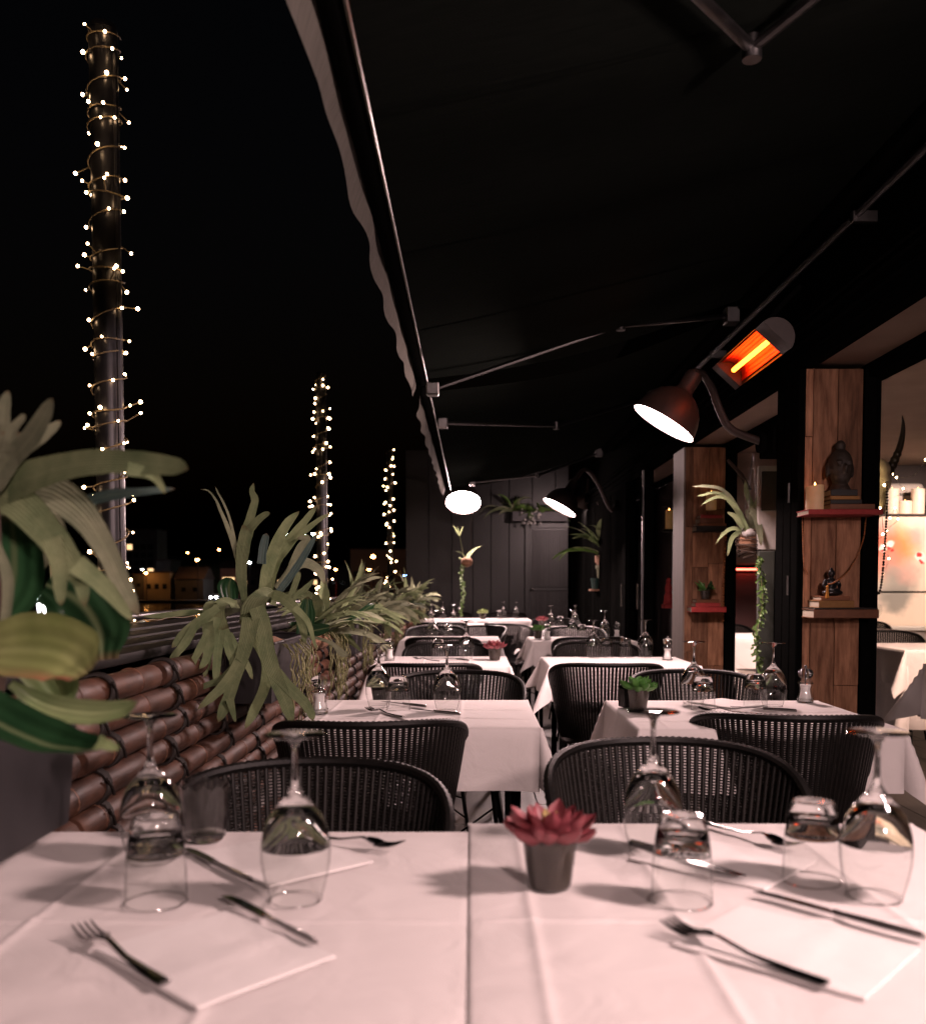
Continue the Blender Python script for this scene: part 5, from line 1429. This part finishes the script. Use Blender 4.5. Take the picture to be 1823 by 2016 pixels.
for pts, ws, mt, dd in (([(1470, 1045), (1445, 990), (1420, 963), (1390, 957), (1362, 958)], [10, 9, 7, 6, 1], 'fern2', (0, -.1)), ([(1470, 1040), (1440, 985), (1410, 970), (1385, 974), (1371, 977)], [9, 8, 6, 4, 1], 'fern', (0, -.12)),
        ([(1440, 985), (1415, 978), (1395, 985), (1380, 995)], [6, 6, 5, 1], 'fern', (-.1,)), ([(1478, 1040), (1480, 1000), (1470, 970), (1467, 945)], [12, 13, 10, 2], 'fern', (0,)), ([(1478, 1010), (1490, 985), (1492, 968)], [8, 7, 2], 'fern', (0,)),
        ([(1472, 1045), (1455, 1010), (1440, 990), (1430, 985)], [10, 12, 10, 2], 'fern', (-.05,)), ([(1462, 1040), (1448, 1018), (1432, 1008)], [9, 11, 2], 'fern', (-.06,)),
        ([(1478, 1040), (1476, 1005), (1490, 1020), (1496, 1050), (1498, 1075)], [12, 16, 15, 12, 2], 'fern2', (0, -.1)), ([(1485, 1040), (1492, 1005), (1512, 1015), (1528, 1040), (1536, 1052)], [10, 12, 11, 7, 1], 'fern2', (0, -.05)),
        ([(1465, 1050), (1452, 1050), (1440, 1062), (1432, 1095)], [8, 10, 9, 2], 'fern', (0, -.06)), ([(1468, 1050), (1445, 1040), (1425, 1050), (1408, 1072)], [7, 8, 7, 1], 'fern', (0,))):
    frond(hb, D2, [(pts, ws, dd)], mt, n=10)
# vine beside the basket, in front of a grey-green door panel
dgl = empty('grey_door_panel', (1.445, 4.62, 0)); tag(dgl, 'narrow grey-green door panel behind the trailing vine', 'door')
MB().bbox(-.035, .045, 0, .03, 0, P(1500, 1085, 4.62).z, .004).build('panel', MT['doorglass'], dgl)
MB().bbox(.046, .06, -.004, .034, 0, P(1500, 1085, 4.62).z, .003).build('edge', MT['blacksteel'], dgl)
q = P(1497, 1095, 4.57)
vn = plant('trailing_vine', tuple(q), 'long green vine trailing down in front of the grey-green panel', 'vine', 'hanging plants')
vine(vn, (0, 0, 0), .62, 170, 5, 'vine', .012)
q = P(1512, 1000, 4.66)
wb = empty('white_board', tuple(q)); tag(wb, 'chipped white board with a dark slate, hanging behind the twig basket', 'board')
hh = px(165, 4.66) / 2; ww = px(40, 4.66) / 2
MB().bbox(-ww, ww, 0, .018, -hh, hh, .004).build('board', MT['whiteframe'], wb)
MB().bbox(-ww * .72, ww * .78, -.012, -.001, -hh * .06, hh * .86, .003).build('slate', MT['slate'], wb)
MB().tube([tuple(P(1432, 905, 4.9) - q), tuple(P(1460, 935, 4.9) - q), tuple(P(1475, 965, 4.88) - q)], [.008, .011, .014], 8).build('branch', MT['twig'], wb)

# ================================================================== things on the column shelves
def book(x0, x1, y0, y1, z, h, mat, label, spine_left=False, group='stacked books on the column shelves'):
    t = empty('book', ((x0 + x1) / 2, (y0 + y1) / 2, z)); tag(t, label, 'book', group)
    w, d = (x1 - x0) / 2, (y1 - y0) / 2; c = min(.003, h * .18)
    MB().bbox(-w, w, -d, d, 0, c, .0008).build('cover', MT[mat], t)
    MB().bbox(-w, w, -d, d, h - c, h, .0008).build('cover', MT[mat], t)
    MB().box(-w + .004, w - .004, -d + .004, d - .004, c + .0002, h - c - .0002).build('pages', MT['paper'], t, smooth=False)
    MB().bbox(-w, w, -d - .003, -d + .003, .0004, h - .0004, .0012).build('spine', MT[mat], t)
    return t
def candle(p, r, h, mat, label, slope=0.0, group='lit candles'):
    t = empty('candle', tuple(p)); tag(t, label, 'candle', group); b = MB(); n = 24
    for (k, z) in ((0, 0), (1, 0), (1, h), (.93, h + .003), (.8, h - .004), (0, h - .006)):
        for j in range(n):
            a = 2 * math.pi * j / n; b.v.append((r * k * math.cos(a), r * k * math.sin(a), z + (slope * math.cos(a + .6) * k if z > 0 else 0)))
    for i in range(5):
        for j in range(n): b.f.append((i * n + j, i * n + (j + 1) % n, (i + 1) * n + (j + 1) % n, (i + 1) * n + j))
    b.build('wax', MT[mat], t, True, 50)
    MB().lathe([(0, h - .004), (.0035, h + .002), (.0042, h + .008), (.002, h + .016), (0, h + .020)], 8).build('flame', MT['flame'], t)
    MB().tube([(0, 0, h - .008), (0, 0, h + .001)], .0012, 5).build('wick', MT['twig'], t)
    return t
SY = C1Y - .07
def shelf_x(xd, yd, D=SY): return P(xd, yd, D)
# upper shelf = a big red book fixed flat on the column
a = P(1578, 1016, SY); b_ = P(1722, 1004, SY)
book(a.x, b_.x, C1Y - .15, C1Y - .006, a.z, .022, 'book_red', 'wide red book fixed as a shelf on the front column, carrying the dark carved head')
Z1 = a.z + .0225
candle((P(1602, 1000, SY).x, SY - .01, Z1), px(17, SY), .098, 'wax', 'fat cream candle on the red book shelf of the front column', .004)
book(P(1622, 1000, SY).x, P(1708, 1000, SY).x, C1Y - .14, C1Y - .01, Z1, .022, 'book_brown', 'brown book lying lowest on the red book shelf')
book(P(1624, 1000, SY).x, P(1685, 1000, SY).x, C1Y - .13, C1Y - .01, Z1 + .0223, .018, 'book_black', 'lower black book under the carved head')
book(P(1624, 1000, SY).x, P(1680, 1000, SY).x, C1Y - .13, C1Y - .01, Z1 + .0406, .015, 'book_ochre', 'ochre book between two black books under the carved head')
book(P(1624, 1000, SY).x, P(1676, 1000, SY).x, C1Y - .13, C1Y - .01, Z1 + .0559, .026, 'book_black', 'upper black book under the carved head')
def remeshed(name, b, mat, parent, vox=.004, loc=(0, 0, 0)):
    o = b.build(name, MT[mat], parent, True, None, loc=loc)
    md = o.modifiers.new('fuse', 'REMESH'); md.mode = 'VOXEL'; md.voxel_size = vox; md.use_smooth_shade = True
    ms = o.modifiers.new('soften', 'SMOOTH'); ms.iterations = 3; ms.factor = .5
    return o
hz = Z1 + .0822
hd = empty('carved_head', (P(1655, 950, SY).x, SY + .01, hz)); tag(hd, 'dark carved head with a topknot, on books on the front column', 'sculpture')
b = MB()
b.ball((0, 0, .105), (.050, .056, .070), 20, 14); b.ball((0, -.010, .065), (.040, .045, .048), 18, 12); b.ball((0, 0, .185), (.022, .022, .026), 14, 10)
b.lathe([(.046, 0), (.043, .010), (.030, .030), (.030, .06)], 20, cap0=True, cap1=True)
b.ball((0, -.058, .088), (.009, .013, .018), 10, 8); b.ball((0, -.050, .066), (.016, .010, .006), 10, 8)
for s in (-1, 1):
    b.ball((s * .052, .004, .085), (.008, .013, .032), 10, 8); b.ball((s * .019, -.049, .106), (.013, .010, .007), 10, 8); b.ball((s * .02, -.050, .117), (.016, .008, .004), 10, 8)
remeshed('head', b, 'stone', hd)
# lower shelf
a2 = P(1588, 1216, SY); b2 = P(1714, 1198, SY)
book(a2.x, b2.x, C1Y - .15, C1Y - .006, a2.z, .036, 'book_brown', 'thick brown leather book fixed as the lower shelf on the front column')
Z2 = a2.z + .0365
MBt = book(P(1590, 1196, SY).x, P(1712, 1196, SY).x, C1Y - .15, C1Y - .01, Z2, .005, 'book_black', 'thin black folder on the lower column shelf')
Z2 += .0055
book(P(1600, 1190, SY).x, P(1668, 1190, SY).x, C1Y - .14, C1Y - .012, Z2, .030, 'book_ochre', 'ochre book on the lower column shelf')
book(P(1606, 1180, SY).x, P(1662, 1180, SY).x, C1Y - .13, C1Y - .012, Z2 + .0303, .018, 'book_brown', 'brown book under the small seated statue')
st = empty('seated_statue', (P(1637, 1160, SY).x, SY, Z2 + .0485)); tag(st, 'small black seated statue draped with a bead string on the lower column shelf', 'sculpture')
b = MB()
b.ball((0, -.008, .014), (.044, .030, .015), 18, 10); b.ball((0, .006, .045), (.023, .017, .034), 16, 12); b.ball((0, .004, .094), (.0145, .015, .018), 14, 10); b.ball((0, .004, .113), (.006, .006, .006), 8, 6)
b.tube([(0, .005, .07), (0, .004, .085)], .008, 8)
for s in (-1, 1): b.tube([(s * .022, .004, .068), (s * .034, .0, .045), (s * .022, -.022, .028), (0, -.028, .026)], [.0085, .008, .0065, .006], 8)
remeshed('figure', b, 'statue', st, .0026)

def beads(pts, r, mat, label, n=None, tassel=None, name='bead_string'):
    o = Vector(pts[0]); t = empty(name, tuple(o)); tag(t, label, 'bead string', 'hanging bead strings')
    s = spline(pts, 200); L_ = sum((s[i + 1] - s[i]).length for i in range(200)); n = n or int(L_ / (r * 2.05)); acc = 0; k = 0
    me = MB().ball((0, 0, 0), r, 8, 6).mesh('bead', MT[mat]); step = L_ / n
    O('bead', me, t, (0, 0, 0))
    for i in range(200):
        acc += (s[i + 1] - s[i]).length
        if acc >= step: O('bead', me, t, tuple(s[i + 1] - o)); acc -= step
    if tassel:
        q_ = Vector(tassel) - o
        MB().lathe([(.002, 0), (.006, -.006), (.0045, -.012), (.008, -.052), (.003, -.055)], 10).build('tassel', MT['tassel'], t, loc=tuple(q_))
    return t
BY = C1Y - .022
beads([P(1705, 1020, BY), P(1700, 1060, BY), P(1685, 1100, BY), P(1665, 1130, BY - .04), P(1640, 1148, SY - .05), P(1628, 1150, SY - .06)], .0034, 'amber', 'thin amber bead string running from the upper shelf to the seated statue', tassel=P(1629, 1152, SY - .07))
beads([P(1580, 1020, BY), P(1581, 1070, BY), P(1583, 1110, BY), P(1590, 1130, BY)], .0034, 'amber', 'thin amber bead string at the left edge of the front column')
beads([P(1429, 1040, C2Y - .03), P(1426, 1100, C2Y - .03), P(1424, 1150, C2Y - .03), P(1423, 1222, C2Y - .03)], .0095, 'amber', 'thick bead string with orange lamp light in its colour, right edge of the second column')  # the beads' orange is the red lamp's light put into their colour

# second column: candle, books, small plant
SY2 = C2Y - .07
candle((P(1400, 1005, SY2).x, SY2, P(1400, 1004, SY2).z), px(10, SY2), .085 + .02, 'wax', 'square-looking candle on the books of the second column')
def stack(D, base_y, rows, words):
    z = P(1390, base_y, D).z
    for k, (xa, xb, h, mt, lb) in enumerate(rows):
        book(P(xa, base_y, D).x, P(xb, base_y, D).x, C2Y - .14, C2Y - .008, z, h, mt, lb); z += h + .0003
    return z
stack(SY2, 1047, ((1366, 1424, .034, 'book_black', 'black book fixed as the upper shelf of the second column'), (1368, 1424, .016, 'book_brown', 'brown book on the black shelf book of the second column'), (1372, 1418, .034, 'book_brown', 'red-brown book right under the square-looking candle'), (1374, 1416, .02, 'book_red', 'dark red top book of the upper stack on the second column')), 'upper')
zt = stack(SY2, 1205, ((1356, 1424, .034, 'book_red', 'red book fixed as the lower shelf of the second column'), (1364, 1412, .026, 'book_red', 'red book in the middle of the lower stack on the second column'), (1366, 1410, .022, 'book_brown', 'brown book under the small plant on the second column')), 'lower')
sp = plant('small_pot_plant', (P(1388, 1180, SY2).x, SY2, zt), 'small dark green plant in a clear pot on the second column', 'potted plant')
MB().lathe([(0, 0), (.025, 0), (.036, .07)], 20).build('pot', MT['thin'], sp, True, 60)
MB().lathe([(0, .002), (.023, .002), (.033, .055), (0, .058)], 16).build('soil', MT['earth'], sp)
arching(sp, ['glossy', 'green_leaf'], 16, 15, .05, .10, 5, 60, .022, center=(0, 0, .06), spread=(.02, .02), grav=3)
q = P(1317, 1042, 7.2)
nsh = empty('niche_shelf', (q.x, 7.2, q.z)); tag(nsh, 'narrow dark shelf holding a candle in the gap beyond the second column', 'shelf')
MB().bbox(-.05, .16, -.05, .05, -.02, 0, .003).build('board', MT['book_black'], nsh)
candle((q.x, 7.2, q.z + .001), .028, .14, 'wax', 'orange candle glowing in the gap beyond the second column')
q = P(1317, 1190, 7.2)
nsh2 = empty('niche_shelf', (q.x, 7.2, q.z)); tag(nsh2, 'narrow red shelf holding a small red figure beyond the second column', 'shelf')
MB().bbox(-.05, .16, -.05, .05, -.03, 0, .003).build('board', MT['book_red'], nsh2)
rf = empty('red_figurine', (q.x - .005, 7.2, q.z + .001)); tag(rf, 'small red lacquer figurine in the gap beyond the second column', 'sculpture')
b = MB(); b.ball((0, 0, .05), (.035, .03, .05), 14, 10); b.ball((0, 0, .12), (.028, .025, .05), 14, 10); b.ball((0, 0, .18), (.02, .02, .026), 12, 9)
b.lathe([(.04, 0), (.04, .02), (.03, .04)], 16, cap0=True, cap1=True)
remeshed('figure', b, 'book_red', rf, .005)

# ================================================================== horned skull with lights and beads
KD = 4.22
q = P(1733, 960, KD)
sk = empty('horned_skull', tuple(q)); tag(sk, 'pale animal skull with a long dark horn, wrapped in fairy lights on the front column', 'skull')
b = MB(); sK = lambda xd, yd, dy=0: P(xd, yd, KD + dy) - q
b.ball(tuple(sK(1728, 925)), (.055, .05, .05), 16, 12); b.ball(tuple(sK(1734, 950)), (.045, .045, .055), 16, 12); b.ball(tuple(sK(1730, 980)), (.032, .032, .06), 14, 10); b.ball(tuple(sK(1726, 1005)), (.022, .024, .045), 14, 10)
b.tube([tuple(sK(1735, 930)), tuple(sK(1752, 940))], .02, 8); b.ball(tuple(sK(1742, 952, -.03)), .016, 10, 8)
remeshed('skull', b, 'bone', sk, .006)
hp = spline([sK(1740, 942), sK(1754, 920), sK(1768, 890), sK(1776, 860), sK(1778, 835), sK(1776, 818)], 40)
hr = [(.023 * (1 - i / 40) ** .8 + .001) + (.0022 * math.sin(i * 2.2) if i < 18 else 0) for i in range(41)]
MB().tube(hp, hr, 12).build('horn', MT['horn'], sk)
hp2 = spline([sK(1722, 938, .05), sK(1706, 905, .08), sK(1696, 860, .1)], 16)
MB().tube(hp2, [.022 * (1 - i / 16) ** .8 + .001 for i in range(17)], 10).build('horn', MT['horn'], sk)
nk = beads([P(1746, 950, KD - .07), P(1746, 985, KD - .07), P(1744, 1040, KD - .07), P(1740, 1100, KD - .07), P(1735, 1150, KD - .07), P(1729, 1170, KD - .07), P(1722, 1166, KD - .06)], .0062, 'bead', 'long dark bead string hanging from the horned skull')
ib = MB().ball((0, 0, 0), .0055, 8, 6).mesh('bulb', MT['bulb2'])
sl = empty('skull_light_string', tuple(q)); tag(sl, 'small warm lights strung round the horned skull and hanging below it', 'string lights')
lp = [(1722, 905, -.06), (1727, 928, -.075), (1724, 940, -.075), (1741, 955, -.08), (1722, 1040, -.05), (1722, 1060, -.05), (1738, 1052, -.1), (1732, 1000, -.05), (1722, 1090, -.05), (1722, 1020, -.05)]
for (xd, yd, dy) in lp: O('bulb', ib, sl, tuple(P(xd, yd, KD + dy) - q))
MB().tube(spline([P(x, y, KD + d + .006) - q for x, y, d in lp], 60), .0012, 5).build('wire', MT['wire'], sl)
sl2 = empty('dining_room_light_string', tuple(P(1760, 960, 5.2))); tag(sl2, 'string of tiny white lights crossing in front of the candle row', 'string lights')
o2 = P(1760, 960, 5.2)
lp2 = [(1822, 905), (1800, 935), (1765, 940), (1757, 933), (1778, 962), (1785, 970), (1748, 985), (1752, 1020), (1762, 1000), (1768, 1022), (1745, 1045), (1740, 1075), (1750, 1100), (1738, 1130)]
bb = MB().ball((0, 0, 0), .0052, 8, 6).mesh('bulb', MT['bulb2'])
for k, (xd, yd) in enumerate(lp2):
    if k not in (1, 5, 6): O('bulb', bb, sl2, tuple(P(xd, yd, 5.2) - o2))
MB().tube(spline([P(x, y, 5.2) - o2 for x, y in lp2], 60), .0012, 5).build('wire', MT['whiteframe'], sl2)

# candles on the painted partition, silver platter behind
for k, (xd, yt, r, lb) in enumerate(((1757, 963, .068, 'tall white candle on the partition, left one'), (1783, 987, .068, 'short white candle between two tall ones on the partition'), (1808, 963, .068, 'tall white candle on the partition, right one'), (1840, 975, .06, 'white candle on the partition at the frame edge'))):
    p0 = P(xd, 1016, PD + .08)
    candle((p0.x, PD + .10, ptop + .023), r, P(xd, yt, PD + .1).z - ptop - .023, 'wax2', lb, group='white candles on the painted partition')
pl = empty('pale_casket', (P(1762, 1000, 10.35).x, 10.36, ptop + .023)); tag(pl, 'pale rounded box standing behind the white candles', 'box')
MB().bbox(-.30, .30, -.06, .06, 0, .36, .05, 4).build('box', M('pale_grey_enamel', (.42, .38, .36), (.5, .45, .43), rough=.35, scale=8), pl)
MB().bbox(-.306, .306, -.066, .066, .22, .245, .006).build('lid_seam', MT['dullsteel'], pl)

# ================================================================== ceiling spotlights of the dining room
def spot(x, y, tx, ty, tz, watts, label, col=(1, .72, .58), ang=70):
    t = empty('ceiling_spotlight', (x, y, 2.49)); tag(t, label, 'spotlight', 'dining room ceiling spotlights')
    d = (Vector((tx, ty, tz)) - Vector((x, y, 2.40))).normalized(); m = frame_to(-d); m.translation = Vector((0, 0, -.09))
    MB().lathe([(.034, 0), (.036, .004), (.036, .09), (.02, .105)], 20, m, cap1=True).build('can', MT['blacksteel'], t)
    MB().tube([(0, 0, 0), (0, 0, -.06)], .008, 8).build('stem', MT['blacksteel'], t)
    MB().lathe([(0, .006), (.032, .006)], 20, m).build('lens', emitter('spot_lens', col, 40), t, False)
    ld = bpy.data.lights.new('spot_beam', 'SPOT'); ld.energy = watts; ld.color = col; ld.spot_size = R(ang); ld.spot_blend = .7; ld.shadow_soft_size = .03
    lo = bpy.data.objects.new('spot_beam', ld); lo.matrix_local = frame_to(-d); lo.location = m.translation + d * .02; link(lo, t)
spot(4.75, 8.4, 4.75, 10, 1.3, 270, 'ceiling spotlight aimed at the painted partition', ang=85)
spot(3.1, 4.7, 3.15, 6.2, .6, 480, 'ceiling spotlight above the dining room table at the frame edge', (1, .66, .52))
spot(2.5, 6.9, 2.3, 7.8, .75, 380, 'ceiling spotlight above the table between the columns', (1, .72, .66))
spot(3.6, 5.2, 3.0, 4.6, .75, 260, 'ceiling spotlight above the nearest dining room table', (1, .66, .52))

# ================================================================== far shore: houses, lamps, cars
bm1 = M('far_render_warm', (.35, .27, .18), (.42, .33, .22), rough=.9, scale=.4); bm2 = M('far_render_dark', (.10, .09, .085), (.15, .135, .125), rough=.9, scale=.4); bm3 = M('far_brick', (.30, .16, .13), (.38, .21, .17), rough=.9, scale=.4)
rfm = M('far_roof', (.06, .04, .035), (.09, .06, .05), rough=.9, scale=.5)
lit = emitter('lit_far_window', (1, .62, .30), 1.6); litc = emitter('cool_far_window', (.7, .85, 1), 1.4); dkw = M('dark_far_window', (.02, .022, .025), rough=.2)
S = 222.0
def house(xd0, xd1, ytop, ybase, D, mat, label, wins, roof=0.0):
    a = P(xd0, ybase, D); c = P(xd1, ytop, D); w = c.x - a.x; h = c.z + 2.0
    t = empty('shore_building', (a.x, D, -2.0)); tag(t, label, 'building', 'buildings on the far shore')
    MB().box(0, w, 0, 9, 0, h).build('wall', mat, t, smooth=False)
    if roof:
        MB().add([(-.3, -.3, h + .02), (w + .3, -.3, h + .02), (w + .3, 9.3, h + .02), (-.3, 9.3, h + .02), (-.3, 4.5, h + roof), (w + .3, 4.5, h + roof)], [(0, 1, 5, 4), (2, 3, 4, 5), (1, 2, 5), (3, 0, 4), (0, 3, 2, 1)]).build('roof', rfm, t, smooth=False)
    else: MB().box(-.2, w + .2, -.2, 9.2, h + .02, h + .4).build('roof', rfm, t, smooth=False)
    for (u, v_, ww, hh, m) in wins:
        MB().box(u * w - ww / 2, u * w + ww / 2, -.08, -.02, v_ * h - hh / 2, v_ * h + hh / 2).build('window', m, t, smooth=False)
house(283, 334, 1128, 1171, S, bm1, 'low building lit orange by a street lamp on the far shore', [(.2, .5, 1.0, 1.2, dkw), (.5, .5, 1.0, 1.2, dkw), (.8, .5, 1.0, 1.2, dkw)])
house(262, 284, 1132, 1171, S, bm2, 'narrow dark building left of the orange-lit one', [(.5, .6, .8, .8, dkw)])
house(243, 309, 1044, 1170, S + 60, bm2, 'tall dark block behind the first light-wound pole', [(.2 + .2 * i, .75 - .12 * j, 1.6, 1.6, lit if (i * 7 + j * 5) % 9 == 0 else dkw) for i in range(4) for j in range(4)])
house(309, 335, 1104, 1170, S + 30, bm2, 'dark building with two cool lit windows', [(.85, .5, .6, .7, litc), (.8, .3, .6, .7, litc), (.4, .25, 2.2, .9, litc)])
house(345, 400, 1140, 1171, S, bm2, 'long low dark house with a pitched roof by the street lamp post', [(.3, .5, 1, 1, dkw), (.7, .5, 1, 1, dkw)], 3)
house(434, 468, 1119, 1150, S + 20, bm3, 'pinkish house with two lit windows on the far shore', [(.3, .62, 1.5, 1.3, lit), (.64, .62, 1.5, 1.3, lit)], 2.0)
house(100, 130, 1112, 1152, S, bm1, 'orange-lit building behind the foreground fern', [(.4, .5, 1.0, 1.2, lit), (.75, .5, 1.0, 1.2, lit)])
house(690, 800, 1082, 1150, S + 40, bm1, 'long orange-lit building behind the third light-wound pole', [(.1 + .13 * i, .5, 1.5, 1.6, dkw) for i in range(7)])
house(470, 690, 1118, 1160, S + 70, bm2, 'long dark row of houses behind the ferns', [(.05 + .08 * i, .5, 1.4, 1.4, lit if i % 4 == 0 else dkw) for i in range(12)])
lampm = {'o': emitter('sodium_lamp', (1, .42, .11), 75), 'w': emitter('white_harbour_lamp', (.95, .95, 1.0), 250), 'g': emitter('green_white_lamp', (.7, 1, .85), 160), 'b': emitter('blue_lamp', (.08, .16, 1), 160)}
def street_lamp(xd, yd, D, kind, label, r=.22, base=-2.0):
    q = P(xd, yd, D); h = q.z - base
    t = empty('street_lamp', (q.x, D, base)); tag(t, label, 'street lamp', 'lamps on the far shore')
    MB().tube([(0, 0, 0), (0, 0, h - .3), (.25, -.15, h + .12)], [.12, .08, .06], 8).build('post', MT['pole'], t)
    MB().lathe([(.02, .30), (r * 1.2, .16), (r * 1.3, .05)], 12).build('hood', MT['pole'], t, loc=(0, -.3, h))
    MB().ball((0, -.3, h), (r, r, r * .7), 8, 6).build('lamp_globe', lampm[kind], t)
street_lamp(389, 1102, S - 3, 'o', 'orange street lamp on a tall post on the far shore', .42)
street_lamp(288, 1128, S - 2.5, 'o', 'street lamp in front of the orange-lit low building', .34)
street_lamp(114, 1103, S - 3, 'o', 'orange street lamp behind the foreground fern', .4)
street_lamp(281, 1121, S + 20, 'w', 'white lamp above the orange-lit building', .22)
street_lamp(370, 1088, S + 100, 'o', 'small orange lamp up the hillside on the left', .34, 4)
street_lamp(432, 1082, S + 100, 'o', 'orange lamp up the hillside behind the upright frond', .42, 4)
street_lamp(492, 1107, S, 'w', 'pair of white floodlights beside the upright frond', .36)
street_lamp(562, 1051, S + 100, 'w', 'cool white lamp on the hill behind the fern, left one', .4, 4)
street_lamp(599, 1052, S + 100, 'g', 'greenish lamp on the hill behind the fern, middle one', .4, 4)
street_lamp(616, 1051, S + 100, 'g', 'greenish lamp on the hill behind the fern, right one', .4, 4)
street_lamp(735, 1096, S, 'o', 'bright orange street lamp between the second and third poles', .5)
street_lamp(661, 1121, S, 'o', 'orange street lamp low behind the middle ferns, left one', .34)
street_lamp(727, 1121, S, 'o', 'orange street lamp low behind the middle ferns, right one', .38)
street_lamp(797, 1133, S, 'b', 'small blue lamp beside the black far wall', .26)
hlm = emitter('car_headlight', (.95, .93, 1), 120); tlm = emitter('car_tail_light', (1, .05, .03), 60)
carm = M('far_car_paint', (.25, .25, .26), (.3, .3, .31), rough=.3, scale=2)
def car(xd, yd, D, lm, label, lr=.22):
    q = P(xd, yd, D); t = empty('parked_car', (q.x, D, -2.0)); tag(t, label, 'car', 'cars on the far shore')
    v = [(-.9, 0, .35), (.9, 0, .35), (.9, 0, .85), (-.9, 0, .85), (-.72, 1.1, 1.0), (.72, 1.1, 1.0), (.62, 1.8, 1.45), (-.62, 1.8, 1.45), (-.62, 3.2, 1.45), (.62, 3.2, 1.45), (.8, 4.2, .95), (-.8, 4.2, .95), (-.85, 4.3, .35), (.85, 4.3, .35)]
    MB().add(v, [(0, 1, 2, 3), (3, 2, 5, 4), (4, 5, 6, 7), (7, 6, 9, 8), (8, 9, 10, 11), (11, 10, 13, 12), (12, 13, 1, 0), (0, 3, 4, 7, 8, 11, 12), (1, 13, 10, 9, 6, 5, 2)]).build('body', carm, t, True, 30)
    for s in (-1, 1):
        MB().ball((s * .66, -.02, .68), (lr, .06, lr), 8, 6).build('light', lm, t)
        for y in (.75, 3.4): MB().tube([(s * .75, y, .32), (s * .93, y, .32)], .32, 12).build('wheel', MT['blacksteel'], t)
car(420, 1166, S - 3, hlm, 'car with two white headlights facing us across the water')
car(82, 1156, S - 4, hlm, 'leftmost car with bright headlights seen through the foreground fern', .4)
car(104, 1150, S - 3, hlm, 'second car with headlights seen through the foreground fern', .34)
car(116, 1157, S - 3, hlm, 'small car with headlights right of the pair behind the foreground fern', .25)
car(684, 1158, S - 5, tlm, 'car showing red tail lights behind the middle ferns', .5)
bs = empty('blue_sign', tuple(P(179, 1141, S))); tag(bs, 'small blue lit sign on the far shore beside the foreground fern', 'sign')
MB().bbox(-1.6, 1.6, -.15, .15, -.55, .55, .05).build('panel', emitter('blue_sign_glow', (.12, .25, 1), 6), bs)
MB().tube([(0, .3, -3), (0, .3, 0)], .1, 8).build('post', MT['pole'], bs)
MB().tube([(0, .3, -11), (0, .3, -3)], .1, 8).build('post', MT['pole'], bs)
